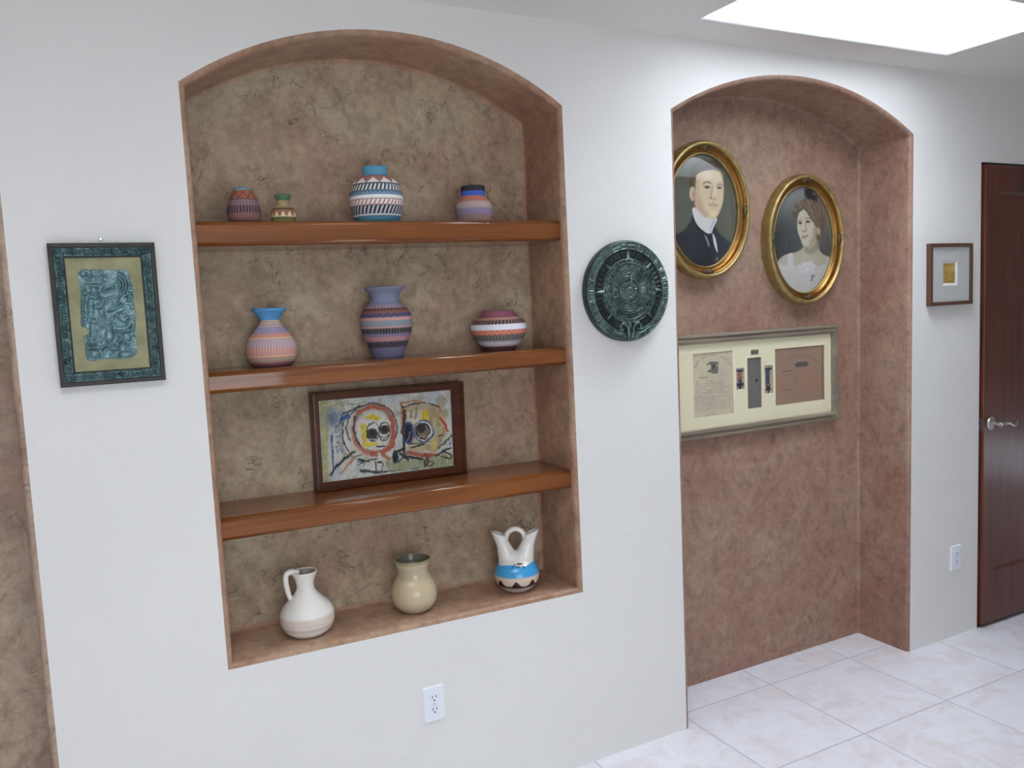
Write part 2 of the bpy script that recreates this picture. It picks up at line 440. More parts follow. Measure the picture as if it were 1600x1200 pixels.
def lining(path, depth, r=.016, closed=False, k=7):
    P = np.array(path, float); n = len(P)
    if closed:
        nx = np.roll(P, -1, 0); pv = np.roll(P, 1, 0)
    else:
        nx = np.vstack([P[1:], 2*P[-1]-P[-2]]); pv = np.vstack([2*P[0]-P[1], P[:-1]])
    def nrm(d): d = d/np.linalg.norm(d, axis=1)[:, None]; return np.stack([-d[:, 1], d[:, 0]], 1)
    n1, n2 = nrm(P-pv), nrm(nx-P)
    m = n1+n2; m /= np.linalg.norm(m, axis=1)[:, None]
    m /= np.maximum((m*n1).sum(1), .4)[:, None]
    rows = [(r*math.sin(a), r*(1-math.cos(a))) for a in np.linspace(0, PI/2, k)]
    rows += [(r, y) for y in np.linspace(r, depth-.012, 6)[1:]]
    rows += [(r+.012*(1-math.cos(a)), depth-.012+.012*math.sin(a)) for a in np.linspace(0, PI/2, 5)[1:]]
    v = []
    for ins, y in rows:
        q = P+m*ins
        if not closed: q[0, 1] = P[0, 1]; q[-1, 1] = P[-1, 1]
        v += [(a, y, b) for a, b in q]
    f = []
    for i in range(len(rows)-1):
        for j in range(n if closed else n-1):
            f.append((i*n+j, i*n+(j+1) % n, (i+1)*n+(j+1) % n, (i+1)*n+j))
    b = (len(rows)-1)*n
    back = [Vector((v[b+j][0], v[b+j][2], 0)) for j in range(n)]
    lining.nside = len(f)
    f += [tuple(b+i for i in t) for t in tessellate_polygon([back])]
    return v, f
ND, AD = .243, .262
B_REVEAL = brown_plaster('niche_reveal_plaster', (150,128,106), (134,102,84), (110,86,70), .6, 1.75, .4, .42)
o = struct('wall_niche', *lining(NICHE, ND, closed=True), B_NICHE, smooth=True, auto=35)
o.data.materials.append(B_REVEAL)
for q in o.data.polygons[:lining.nside]: q.material_index = 1
o = struct('wall_alcove_right', *lining(ALC_R, AD), B_ALCOVE, smooth=True, auto=35)
B_ALC_L = brown_plaster('left_alcove_plaster', (156,142,126), (140,116,104), (112,92,82), .5, 1.75, .8)  # pinker-grey finish, colour also brightened to make up for less light here
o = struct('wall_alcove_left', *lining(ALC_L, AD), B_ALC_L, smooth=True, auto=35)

# ------------------------------------------------------------------ room shell
struct('floor', *box(XL-.1, XR+.1, YR-.1, .6, -.12, 0), TILE)
# ceiling with the skylight opening
SX0, SX1, SY0, SY1 = 1.99, 3.237, -.665, -.171
SHH = 1.0
SKY_EMIT = emit('bright_sky_through_acrylic', (.82, .90, 1.0), 31.0)
SKYL = [(SX0, SX1, SY0, SY1, 'square skylight shaft glowing white in the ceiling', SKY_EMIT),
        (-.5, .9, -1.75, -1.05, 'second skylight shaft added out of view to light the wall from above', emit('added_skylight_panel', (.87, .93, 1.0), 16.0))]  # second skylight is added, unseen, so frames throw shadows downward
cl = [[Vector((XL,YR,0)), Vector((XR,YR,0)), Vector((XR,.05,0)), Vector((XL,.05,0))]]
for x0, x1, y0, y1, _, _ in SKYL: cl.append([Vector((x0,y0,0)), Vector((x0,y1,0)), Vector((x1,y1,0)), Vector((x1,y0,0))])
struct('ceiling', [(p.x, p.y, ZC) for l in cl for p in l], tessellate_polygon(cl), W_CEIL)
def skylight(name, x0, x1, y0, y1, label, em):
    rr = .03
    rows = [(x0, x1, y0, y1, ZC)]
    for a in np.linspace(0, PI/2, 6)[1:]:
        d = rr*.4*math.sin(a); rows.append((x0+d, x1-d, y0+d, y1-d, ZC+rr*(1-math.cos(a))))
    d = rr*.4; rows.append((x0+d, x1-d, y0+d, y1-d, ZC+SHH))
    sv = [p for a, b, c, e, z in rows for p in ((a,c,z),(b,c,z),(b,e,z),(a,e,z))]
    sf = [(i*4+j, i*4+(j+1) % 4, (i+1)*4+(j+1) % 4, (i+1)*4+j) for i in range(len(rows)-1) for j in range(4)]
    w = struct(name, sv, sf, W_SHAFT); tag(w, label, 'skylight')
    obj('pane', [(x0,y0,ZC+SHH-.01),(x1,y0,ZC+SHH-.01),(x1,y1,ZC+SHH-.01),(x0,y1,ZC+SHH-.01)], [(0,3,2,1)], em, w)
skylight('window_1', *SKYL[0]); skylight('window_4_added', *SKYL[1])

# the rest of the room, behind and beside the camera, with its windows and an added low one
def wall_with_holes(name, axis, pos, a0, a1, holes):
    ls = [[Vector((a0,0,0)),Vector((a1,0,0)),Vector((a1,ZC,0)),Vector((a0,ZC,0))]]
    for h0, h1, z0, z1 in holes: ls.append([Vector((h0,z0,0)),Vector((h0,z1,0)),Vector((h1,z1,0)),Vector((h1,z0,0))])
    t = tessellate_polygon(ls); vs = [p for l in ls for p in l]
    vs = [(p.x, pos, p.y) if axis == 'Y' else (pos, p.x, p.y) for p in vs]
    return struct(name, vs, t, W_WALL)
WIN2 = (-.6, 1.4, .30, 2.10)
WIN3 = (3.9, 4.9, .06, 2.10)
wall_with_holes('wall_front', 'Y', YR, XL, XR, [WIN2, WIN3])
wall_with_holes('wall_left', 'X', XL, YR, .05, [])
WIN5 = (-2.3, -1.0, .06, .46)  # added low window, out of view, sized to put a glow on the door
wall_with_holes('wall_right', 'X', XR, YR, .05, [WIN5])
def window(name, h, label):
    x0, x1, z0, z1 = h; mb = MB()
    mb.add(rect_frame(x0, x1, z0, z1, [(0, YR-.06), (0, YR+.015), (.05, YR+.015), (.05, YR-.06)]))
    xm = (x0+x1)/2; mb.add(box(xm-.025, xm+.025, YR-.05, YR+.01, z0+.05, z1-.05))
    w = struct(name, mb.v, mb.f, plain(name+'_white_frame', (.8,.8,.8), .5)); tag(w, label, 'window')
    g = obj('glass', [(x0+.05,YR-.03,z0+.05),(x1-.05,YR-.03,z0+.05),(x1-.05,YR-.03,z1-.05),(x0+.05,YR-.03,z1-.05)], [(0,1,2,3)], GLASS, w)
window('window_2', WIN2, 'tall two pane window in the wall behind the camera')
window('window_3', WIN3, 'glazed door in the wall behind the camera')
def area(name, loc, rot, sx, sy, power, col):
    l = bpy.data.lights.new(name, 'AREA'); l.shape = 'RECTANGLE'; l.size = sx; l.size_y = sy; l.energy = power; l.color = col
    o = bpy.data.objects.new(name, l); C.objects.link(o); o.location = loc; o.rotation_euler = rot; return o
area('daylight_window', ((WIN2[0]+WIN2[1])/2, YR-.25, (WIN2[2]+WIN2[3])/2), (PI/2, 0, 0), WIN2[1]-WIN2[0]+.3, WIN2[3]-WIN2[2]+.3, 52, (.85,.92,1.0))
area('daylight_glass_door', ((WIN3[0]+WIN3[1])/2, YR-.25, (WIN3[2]+WIN3[3])/2), (PI/2, 0, 0), WIN3[1]-WIN3[0]+.3, WIN3[3]-WIN3[2]+.2, 2.5, (.85,.92,1.0))
mb = MB(); mb.add(rect_frame(WIN5[0], WIN5[1], WIN5[2], WIN5[3], [(0, .06), (0, -.015), (.04, -.015), (.04, .06)]))
tag(struct('window_5_added', [(XR+b, a, c) for a, b, c in mb.v], mb.f, plain('added_low_window_frame', (.8,.8,.8), .5)), 'added low window near the floor of the unseen end wall', 'window')
area('added_low_window_light', (XR+.15, (WIN5[0]+WIN5[1])/2, (WIN5[2]+WIN5[3])/2), (0, PI/2, 0), WIN5[3]-WIN5[2]+.1, WIN5[1]-WIN5[0]+.2, 6, (.78,.88,1.0))  # added lamp behind the low window, feeding the door's glow
wd = bpy.data.worlds.new('world'); sc.world = wd; wd.use_nodes = True
wd.node_tree.nodes['Background'].inputs[0].default_value = (.65,.8,1,1); wd.node_tree.nodes['Background'].inputs[1].default_value = .05

# ------------------------------------------------------------------ door
jm = MB()
jm.add(box(DX0, DX0+.006, .002, .12, 0, DZ)); jm.add(box(DX1-.006, DX1, .002, .12, 0, DZ)); jm.add(box(DX0, DX1, .002, .12, DZ-.006, DZ)); jm.add(box(DX0, DX1, .115, .13, 0, DZ)); jm.add(box(DX0+.006, DX1-.006, .002, .115, .0005, .003))  # jambs, head and floor strip; added sheet behind blocks light in the gaps
struct('trim_1', jm.v, jm.f, plain('dark_door_jamb_and_backing', (.035,.02,.015), .5))
dy = -.016
door = struct('door_1', *rect_frame(DX0+.010, DX1-.010, .014, DZ-.012, [(0, dy+.044), (0, dy+.003), (.003, dy)]), WD_DOOR)
tag(door, 'dark brown wooden panel door at the right edge', 'door')
st = (.098, .12, .115, .245)
obj('stile_and_rail_face', *rect_frame(DX0+.013, DX1-.013, .017, DZ-.015, [(0, dy), (st, dy), (tuple(a+.012 for a in st), dy+.010)]), WD_DOOR, door)
px0, px1, pz0, pz1 = DX0+.013+st[0]+.012, DX1-.013-st[1]-.012, .017+st[3]+.012, DZ-.015-st[2]-.012
obj('door_panel', [(px0,dy+.010,pz0),(px1,dy+.010,pz0),(px1,dy+.010,pz1),(px0,dy+.010,pz1)], [(0,1,2,3)], WD_DOOR, door)
hd = bpy.data.objects.new('door_handle', None); C.objects.link(hd); hd.parent = door
prof = [(.033, 0), (.033, .004), (.029, .009), (.016, .012), (.012, .016), (.011, .046)]
v, f = cap_top(lathe(prof, 40), prof, 40)
HX, HZ = 3.795, .9636
v = [(HX+a, dy-c, HZ+b) for a, b, c in v]
obj('rosette', v, f, METAL, hd, smooth=True, auto=40)
lv = smooth_path([(HX-.004,dy-.046,HZ+.001),(HX+.02,dy-.053,HZ+.004),(HX+.05,dy-.053,HZ+.002),(HX+.078,dy-.052,HZ-.012),(HX+.10,dy-.05,HZ-.010),(HX+.124,dy-.045,HZ+.006)], 40)
obj('lever', *tube(lv, np.linspace(.010, .0055, 40), 14, 1.0), METAL, hd, smooth=True)
obj('latch_plate', *box(DX0+.0085, DX0+.0105, dy+.004, dy+.030, .935, .993), DARKM, door)

# ------------------------------------------------------------------ shelves
SH = [(1.869, 1.878, .0665), (1.461, 1.459, .058), (1.055, 1.043, .064)]
SXL, SXR = .4125, 1.5535
def shelf_z(i, x): a, b, t = SH[i]; return a+(b-a)*(x-.414)/(1.547-.414)
sh_lab = ['top honey wood shelf in the arched niche carrying four small pots',
          'middle honey wood shelf in the arched niche carrying three striped pots',
          'lowest honey wood shelf in the arched niche carrying the framed painting']
edge_x = lambda z: (.4029+(.3976-.4029)*(z-.63)/1.6+.0165, 1.5712+(1.5604-1.5712)*(z-.62)/1.62-.0165)
for i in range(3):
    a, b, t = SH[i]; xl, xr = edge_x((a+b)/2)
    zl, zr = shelf_z(i, xl), shelf_z(i, xr); y0, y1 = .019, ND-.001
    v = [(xl,y0,zl-t),(xr,y0,zr-t),(xr,y1,zr-t),(xl,y1,zl-t),(xl,y0,zl),(xr,y0,zr),(xr,y1,zr),(xl,y1,zl)]
    o = obj('wooden_shelf', v, box(0,1,0,1,0,1)[1], WD_SHELF)
    bm = bmesh.new(); bm.from_mesh(o.data); bm.edges.ensure_lookup_table()
    es = [e for e in bm.edges if all(abs(q.co.y-y0) < 1e-6 for q in e.verts) and abs(e.verts[0].co.x-e.verts[1].co.x) > .5]
    bmesh.ops.bevel(bm, geom=es, offset=.011, segments=6, profile=.5, affect='EDGES'); bm.to_mesh(o.data); bm.free()
    for q in o.data.polygons: q.use_smooth = q.area < .018
    tag(o, sh_lab[i], 'shelf', 'honey wood shelves in the arched niche')

# ------------------------------------------------------------------ pots
class Pot:
    """maps silhouette measurements (axis pixel and half width) to height and radius at a standing point."""
    def __init__(s, xb, yb, xt, yt, Z, Y):
        s.a = (xb, yb, xt, yt); P = at_y(xb, yb, Y); s.P = np.array([P[0], Y, Z])
        n = s.P-CAM; n[2] = 0; s.n = n/np.linalg.norm(n); s.z0 = at_plane(xb, yb, s.P, s.n)[2]
    def x(s, y): xb, yb, xt, yt = s.a; return xb+(xt-xb)*(y-yb)/(yt-yb)
    def z(s, y): return at_plane(s.x(y), y, s.P, s.n)[2]-s.z0
    def za(s, y):
        """height above the standing surface, easing the near foot edge back under the axis"""
        xb, yb, xt, yt = s.a; t = min(max((yb-y)/(yb-yt), 0), 1)
        z = lambda q: at_plane(s.x(q), q, s.P, s.n)[2]-s.P[2]
        return z(y)-z(yb)*(1-t)**2.5
    def r(s, y, hw):
        d = at_plane(s.x(y)+hw, y, s.P, s.n)-at_plane(s.x(y)-hw, y, s.P, s.n); return float(np.hypot(d[0], d[1])/2)
    def prof(s, rows, n=70):
        q = smooth_path([(s.r(y, w), s.za(y)) for y, w in rows], n); q[:, 0] = np.maximum(q[:, 0], .001); return q
def lathe_painted(prof, fn, n=200):
    """fn(theta, z, rows) -> linear colours"""
    v, f = lathe([tuple(p) for p in prof], n)
    V = np.array(v); return v, f, fn(np.arctan2(V[:, 1], V[:, 0]), V[:, 2])
def make_pot(name, P, rows, split, bands, label, cat, inner_col, rim_name='rim', mat=None, group=None, k=1.3, sat=.82, lip=.0035, wall=.005):
    """rows bottom to top; split: pixel row where the coloured rim part starts; bands(paint, y, theta)."""
    mat = mat or CLAY
    prof = P.prof(rows, 150)
    prof[:, 1] -= prof[0, 1]
    zs = P.za(split)
    ys = np.linspace(rows[0][0], rows[-1][0], 60); zz = np.array([P.za(y) for y in ys])
    def col(th, z):
        y = np.interp(z, zz, ys); p = Paint(th, y, (120,110,100), k); bands(p, y, th); g = p.c @ np.array([.3,.6,.1]); return np.clip(p.c*sat+g[:, None]*(1-sat), 0, .92)
    body = prof[prof[:, 1] <= zs]; top = prof[prof[:, 1] >= body[-1, 1]]
    foot = [(max(body[0, 0]-.004, .002), 0.0015)]
    v, f, c = lathe_painted(np.vstack([foot, body]), col)
    o = obj(name, v, f, mat, None, smooth=True, cols=c, loc=(P.P[0], P.P[1], P.P[2]))
    rt, zt = top[-1]
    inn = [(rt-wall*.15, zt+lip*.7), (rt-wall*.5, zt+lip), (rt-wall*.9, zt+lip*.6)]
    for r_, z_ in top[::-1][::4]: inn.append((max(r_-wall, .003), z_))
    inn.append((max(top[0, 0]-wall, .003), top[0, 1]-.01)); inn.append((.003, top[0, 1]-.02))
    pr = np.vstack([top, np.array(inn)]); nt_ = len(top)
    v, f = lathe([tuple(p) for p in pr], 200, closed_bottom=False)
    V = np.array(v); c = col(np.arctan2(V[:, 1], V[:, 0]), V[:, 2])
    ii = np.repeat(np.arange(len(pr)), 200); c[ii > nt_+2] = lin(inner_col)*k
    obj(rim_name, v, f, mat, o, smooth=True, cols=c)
    return tag(o, label, cat, group)

def band(p, y, y0, y1, col, soft=.5): p.mix(np.clip((y-y0)/soft+.5, 0, 1)*np.clip((y1-y)/soft+.5, 0, 1), col)
def dashes(p, y, th, y0, y1, n, duty, col, slant=0, op=1.0, soft=.4):
    u = (th/(2*PI)*n+slant*(y-y0)/(y1-y0)) % 1
    m = np.clip((duty-np.abs(u-.5)*2)/.25+.5, 0, 1)
    p.mix(op*m*np.clip((y-y0)/soft+.5, 0, 1)*np.clip((y1-y)/soft+.5, 0, 1), col)
def tris_band(p, y, th, y0, y1, n, col, up=True, phase=0):
    """triangles with base at y1 (bottom) and apex at y0 when up."""
    u = np.abs(((th/(2*PI)*n+phase) % 1)-.5)*2
    t = (y-y0)/(y1-y0); t = t if up else 1-t
    p.mix(np.clip((t-u)/.12+.5, 0, 1)*((y > y0) & (y < y1)), col)
def zig(p, y, th, y0, y1, n, w, col):
    u = np.abs(((th/(2*PI)*n) % 1)-.5)*2; yy = y0+(y1-y0)*u
    p.mix(np.clip((w-np.abs(y-yy))/.5+.5, 0, 1)*((y > y0-w) & (y < y1+w)), col)
G1 = 'small etched clay pots on the top shelf'; G2 = 'etched clay pots on the middle shelf'
def cy4(q): return q/4.706+240
def cy5(q): return q/5.714+260
def cy6(q): return q/4.444+430
def cy7(q): return q/5.714+430

def b1(p, y, th):
    p.mix(np.ones_like(y), (122,96,100))
    band(p, y, 290, cy4(277), (108,142,150)); band(p, y, cy4(277), cy4(342), (158,88,62))
    zig(p, y, th, cy4(285), cy4(338), 9, 1.0, (84,48,42)); band(p, y, cy4(340), cy4(346), (96,66,62))
    band(p, y, cy4(346), cy4(390), (128,102,112)); dashes(p, y, th, cy4(388), cy4(436), 34, .45, (62,44,50))
    band(p, y, cy4(440), cy4(446), (150,92,74)); band(p, y, cy4(446), cy4(478), (132,92,88)); band(p, y, cy4(456), cy4(461), (150,98,76))
    band(p, y, cy4(480), 348, (116,76,66))
S1 = lambda xp, Y: shelf_z(0, at_y(xp, 346, Y)[0])
P1 = Pot(382.5, 346.5, 380.5, 296, S1(382, .12), .12)
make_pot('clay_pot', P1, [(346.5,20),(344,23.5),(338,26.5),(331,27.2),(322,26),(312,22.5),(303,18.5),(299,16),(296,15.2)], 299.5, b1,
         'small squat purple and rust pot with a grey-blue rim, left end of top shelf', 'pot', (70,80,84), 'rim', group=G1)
def b2(p, y, th):
    p.mix(np.ones_like(y), (128,120,72))
    band(p, y, 300, cy4(348), (80,116,88)); band(p, y, cy4(348), cy4(404), (164,142,92)); band(p, y, cy4(404), cy4(412), (70,50,34))
    band(p, y, cy4(412), cy4(462), (150,102,62)); tris_band(p, y, th, cy4(424), cy4(460), 12, (216,196,150)); band(p, y, cy4(462), cy4(470), (96,104,58))
    band(p, y, cy4(470), cy4(486), (124,122,66)); band(p, y, cy4(486), 348, (150,136,84))
P2 = Pot(444, 346, 442, 307, S1(444, .12), .12)
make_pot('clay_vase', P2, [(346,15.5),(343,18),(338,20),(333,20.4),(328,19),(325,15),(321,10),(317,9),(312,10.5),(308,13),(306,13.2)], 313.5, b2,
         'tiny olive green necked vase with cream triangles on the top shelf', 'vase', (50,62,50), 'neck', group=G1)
def b3(p, y, th):
    p.mix(np.ones_like(y), (66,132,158))
    band(p, y, 255, cy4(172), (72,146,180)); band(p, y, cy4(172), cy4(236), (170,112,100)); tris_band(p, y, th, cy4(188), cy4(234), 11, (226,220,214))
    band(p, y, cy4(232), cy4(242), (70,72,80)); band(p, y, cy4(242), cy4(300), (222,218,212)); dashes(p, y, th, cy4(240), cy4(302), 40, .55, (48,70,82), .7)
    band(p, y, cy4(288), cy4(318), (104,138,166)); dashes(p, y, th, cy4(286), cy4(300), 40, .4, (48,70,82), .2)
    band(p, y, cy4(318), cy4(344), (224,218,212)); tris_band(p, y, th, cy4(316), cy4(340), 40, (226,220,214)); band(p, y, cy4(342), cy4(348), (140,76,66))
    band(p, y, cy4(348), cy4(388), (226,218,214)); dashes(p, y, th, cy4(350), cy4(396), 38, .45, (176,112,104), .8)
    band(p, y, cy4(390), cy4(440), (196,196,200)); dashes(p, y, th, cy4(384), cy4(444), 38, .6, (44,46,58), .8)
    band(p, y, cy4(442), cy4(452), (212,212,212)); band(p, y, cy4(452), cy4(456), (90,110,120))
P3 = Pot(590, 345, 586.5, 263, S1(590, .125)+.001, .125)
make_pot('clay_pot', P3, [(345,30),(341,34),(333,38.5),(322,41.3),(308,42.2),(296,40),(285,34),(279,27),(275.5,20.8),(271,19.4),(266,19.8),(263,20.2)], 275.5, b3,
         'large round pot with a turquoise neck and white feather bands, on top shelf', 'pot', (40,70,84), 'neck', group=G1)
def b4(p, y, th):
    p.mix(np.ones_like(y), (150,124,112))
    band(p, y, 280, cy5(228), (52,50,56)); band(p, y, cy5(228), cy5(272), (54,92,192)); band(p, y, cy5(272), cy5(322), (184,106,84), 2)
    band(p, y, cy5(322), cy5(374), (168,144,142), 2); dashes(p, y, th, cy5(318), cy5(384), 60, .4, (190,170,160), 0, .5); band(p, y, cy5(374), cy5(424), (134,122,152), 2)
    band(p, y, cy5(424), cy5(450), (150,116,118), 2); band(p, y, cy5(450), 348, (156,128,104), 2)
P4 = Pot(741, 344.5, 738, 293, S1(741, .125), .125)
make_pot('clay_pot', P4, [(344.5,23.5),(341,26.5),(335,28.6),(327,29.2),(319,27.4),(311,22.5),(306,19.3),(301,18.4),(296,18.8),(293,18.9)], 300.5, b4,
         'squat lilac and orange pot with blue shoulder and black rim, on top shelf', 'pot', (30,30,34), 'rim', group=G1)

def b5(p, y, th):
    p.mix(np.ones_like(y), (176,132,138))
    band(p, y, 475, cy6(314), (66,142,196)); band(p, y, cy6(314), cy6(330), (206,176,132)); band(p, y, cy6(321), cy6(325), (110,90,80))
    band(p, y, cy6(330), cy6(352), (176,150,150)); band(p, y, cy6(352), cy6(358), (206,184,140)); band(p, y, cy6(358), cy6(406), (152,140,168), 3)
    band(p, y, cy6(406), cy6(432), (206,134,108), 2); band(p, y, cy6(432), cy6(440), (216,190,130)); band(p, y, cy6(440), cy6(500), (164,138,162), 3)
    band(p, y, cy6(500), cy6(560), (190,126,126), 4); dashes(p, y, th, cy6(445), cy6(556), 56, .28, (224,196,150), 0, .75); band(p, y, cy6(556), cy6(564), (214,180,130))
    band(p, y, cy6(564), cy6(574), (190,128,112)); band(p, y, cy6(574), cy6(604), (172,150,132), 2); band(p, y, cy6(604), 576, (154,98,108), 2)
SZ2 = lambda xp, Y: shelf_z(1, at_y(xp, 560, Y)[0])
P5 = Pot(426.5, 573, 420.5, 483, SZ2(424, .16), .16)
make_pot('clay_vase', P5, [(573,28),(570,33),(562,38.5),(552,41),(545,41),(535,38.5),(524,32),(514,23.5),(507,18),(501,15.5),(496,17.5),(490,22),(486,26),(483,27.2)], 501.5, b5,
         'pear shaped pink etched vase with a flared bright blue mouth', 'vase', (40,80,110), 'neck', group=G2)
def b6(p, y, th):
    p.mix(np.ones_like(y), (106,108,140))
    band(p, y, 440, cy6(228), (116,122,148)); band(p, y, cy6(205), cy6(228), (150,128,142), 4); band(p, y, cy6(228), cy6(262), (136,84,70)); dashes(p, y, th, cy6(230), cy6(246), 44, .5, (52,40,40))
    band(p, y, cy6(262), cy6(292), (92,84,120)); zig(p, y, th, cy6(266), cy6(288), 22, .9, (58,50,70)); band(p, y, cy6(292), cy6(314), (194,134,122), 1.5)
    band(p, y, cy6(314), cy6(356), (124,134,144), 1.5); band(p, y, cy6(356), cy6(366), (196,136,120)); band(p, y, cy6(366), cy6(404), (96,94,98)); dashes(p, y, th, cy6(366), cy6(404), 54, .6, (44,44,48))
    band(p, y, cy6(404), cy6(424), (126,110,146), 2); band(p, y, cy6(424), cy6(458), (178,120,122), 2); band(p, y, cy6(458), cy6(502), (94,84,94))
    zig(p, y, th, cy6(464), cy6(496), 22, 1.0, (40,38,42)); zig(p, y, th+PI/22, cy6(464), cy6(496), 22, 1.0, (40,38,42))
P6 = Pot(607, 559.5, 600.5, 450, SZ2(606, .165), .165)
make_pot('clay_vase', P6, [(559.5,22),(557,23.8),(548,27.5),(536,32.5),(522,38),(510,40.5),(500,40.8),(490,38.5),(482,33.5),(476,27.5),(470,23),(464,22),(458,24.5),(453,29.5),(450,31.5)], 474, b6,
         'tall blue-grey banded vase with a wide flared mouth, centre of middle shelf', 'vase', (70,74,92), 'neck', group=G2)
def b7(p, y, th):
    p.mix(np.ones_like(y), (150,110,110))
    band(p, y, 480, cy7(376), (142,78,98)); band(p, y, cy7(376), cy7(392), (180,130,104), 1); band(p, y, cy7(392), cy7(432), (150,110,104)); dashes(p, y, th, cy7(398), cy7(434), 46, .55, (52,42,46), .3)
    band(p, y, cy7(432), cy7(482), (214,214,220)); band(p, y, cy7(482), cy7(524), (204,104,76)); zig(p, y, th, cy7(490), cy7(516), 30, .7, (222,160,124))
    band(p, y, cy7(524), cy7(574), (92,90,88)); dashes(p, y, th, cy7(526), cy7(572), 50, .45, (142,136,130)); band(p, y, cy7(574), cy7(624), (190,180,196), 2)
    band(p, y, cy7(590), cy7(606), (214,206,214), 2); band(p, y, cy7(624), 548, (108,64,66))
P7 = Pot(781, 545, 778, 487, SZ2(778, .15), .15)
make_pot('clay_pot', P7, [(545,23),(542,26),(536,31.5),(527,38.5),(518,43),(511,44),(505,42.5),(499,37),(495,31.5),(491,27.5),(488.5,25.5),(487,25)], 494.5, b7,
         'wide squat pot with a white belt and plum shoulder at right of middle shelf', 'pot', (80,44,54), 'shoulder', group=G2)

# bottom sill: jug, olive vase, wedding vase
sill = lambda x: .6328+(.6172-.6328)*(x-.403)/1.168+.0163
def cj(q): return q/5.218+820
def bj(p, y, th):
    p.mix(np.ones_like(y), (226,222,214)); band(p, y, cj(720), cj(800), (206,192,178), 3); band(p, y, cj(806), cj(848), (198,186,174), 2); band(p, y, cj(850), cj(862), (226,222,216), 1)
xj = at_y(481, 999, .105)[0]
PJ = Pot(483, 999, 479, 893, sill(xj), .105)
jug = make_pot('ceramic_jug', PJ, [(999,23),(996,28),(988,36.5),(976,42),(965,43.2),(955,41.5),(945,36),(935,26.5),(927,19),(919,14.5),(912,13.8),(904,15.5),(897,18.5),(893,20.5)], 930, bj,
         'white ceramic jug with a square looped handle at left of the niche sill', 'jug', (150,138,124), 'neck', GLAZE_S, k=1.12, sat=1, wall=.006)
# looped handle on the camera's left
def local_px(P, x, y):
    q = at_plane(x, y, P.P, P.n)-np.array([P.P[0], P.P[1], P.z0]); return q
hp = [local_px(PJ, *q) for q in ((468,905),(455,904),(448,908),(447,918),(449.5,930),(453,942),(459,952))]
hp = smooth_path(hp, 40)
v, f = tube(hp, np.linspace(.0115, .0095, 40), 16, .8, up=(0,0,1))
obj('handle', v, f, GLAZE_S, jug, smooth=True, cols=np.tile(lin((226,222,214))*1.12, (len(v), 1)).clip(0, .92))
def co(q): return q/4.848+800
def bo(p, y, th):
    p.mix(np.ones_like(y), (200,180,136)); band(p, y, 940, 965, (196,178,144), 14); band(p, y, 880, 900, (182,168,128), 10)
    band(p, y, 860, 876, (150,142,92), 2)
xo = at_y(648, 961, .115)[0]
PO = Pot(649.5, 961, 645.3, 873.5, sill(xo), .115)
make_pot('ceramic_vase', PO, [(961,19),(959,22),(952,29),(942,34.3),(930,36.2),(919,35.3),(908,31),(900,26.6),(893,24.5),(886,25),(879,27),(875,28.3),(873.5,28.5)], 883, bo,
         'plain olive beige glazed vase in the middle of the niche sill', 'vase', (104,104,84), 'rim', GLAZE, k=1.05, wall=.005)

# wedding vase: body with two spouts from one smooth implicit surface, and its arched handle
def surface_nets(fn, lo, hi, n):
    ax = [np.linspace(lo[i], hi[i], n[i]) for i in range(3)]
    X, Y, Z = np.meshgrid(*ax, indexing='ij'); D = fn(X, Y, Z)
    s = D < 0
    corners = [(i, j, k) for i in (0,1) for j in (0,1) for k in (0,1)]
    sl = lambda A, c: A[c[0]:A.shape[0]-1+c[0], c[1]:A.shape[1]-1+c[1], c[2]:A.shape[2]-1+c[2]]
    cnt = sum(sl(s, c).astype(int) for c in corners); act = (cnt > 0) & (cnt < 8)
    acc = np.zeros(act.shape+(3,)); num = np.zeros(act.shape)
    for a in corners:
        for d in range(3):
            if a[d]: continue
            b = list(a); b[d] = 1; b = tuple(b)
            da, db = sl(D, a), sl(D, b); cr = (da < 0) != (db < 0)
            t = np.where(cr, da/np.where(cr, da-db, 1), 0)
            for q in range(3): acc[..., q] += np.where(cr, a[q]+(t if q == d else 0), 0)
            num += cr
    idx = -np.ones(act.shape, int); idx[act] = np.arange(act.sum())
    g = np.argwhere(act); p = acc[act]/num[act][:, None]+g
    step = np.array([ax[i][1]-ax[i][0] for i in range(3)]); V = np.array(lo)+p*step
    F_ = []
    for d in range(3):
        b = [slice(None)]*3; e = [slice(None)]*3; b[d] = slice(0, -1); e[d] = slice(1, None)
        A, B = s[tuple(b)], s[tuple(e)]
        for i, j, k in np.argwhere(A != B):
            o1, o2 = [q for q in range(3) if q != d]; c = [i, j, k]
            if c[o1] == 0 or c[o2] == 0: continue
            quad = []
            for u, w in ((0,0),(1,0),(1,1),(0,1)):
                e_ = list(c); e_[o1] -= u; e_[o2] -= w
                if any(e_[q] >= idx.shape[q] for q in range(3)): break
                quad.append(idx[tuple(e_)])
            if len(quad) == 4 and min(quad) >= 0:
                flip = A[i, j, k] ^ (d == 1)
                F_.append(quad if not flip else quad[::-1])
    return V, np.array(F_)
def round_cone(X, Y, Z, a, b, ra, rb):
    a, b = np.array(a, float), np.array(b, float); d = b-a
    t = np.clip(((X-a[0])*d[0]+(Y-a[1])*d[1]+(Z-a[2])*d[2])/(d@d), 0, 1)
    return np.sqrt((X-a[0]-t*d[0])**2+(Y-a[1]-t*d[1])**2+(Z-a[2]-t*d[2])**2)-(ra+(rb-ra)*t)
def smin(a, b, k):
    h = np.clip(.5+.5*(b-a)/k, 0, 1); return b*(1-h)+a*h-k*h*(1-h)
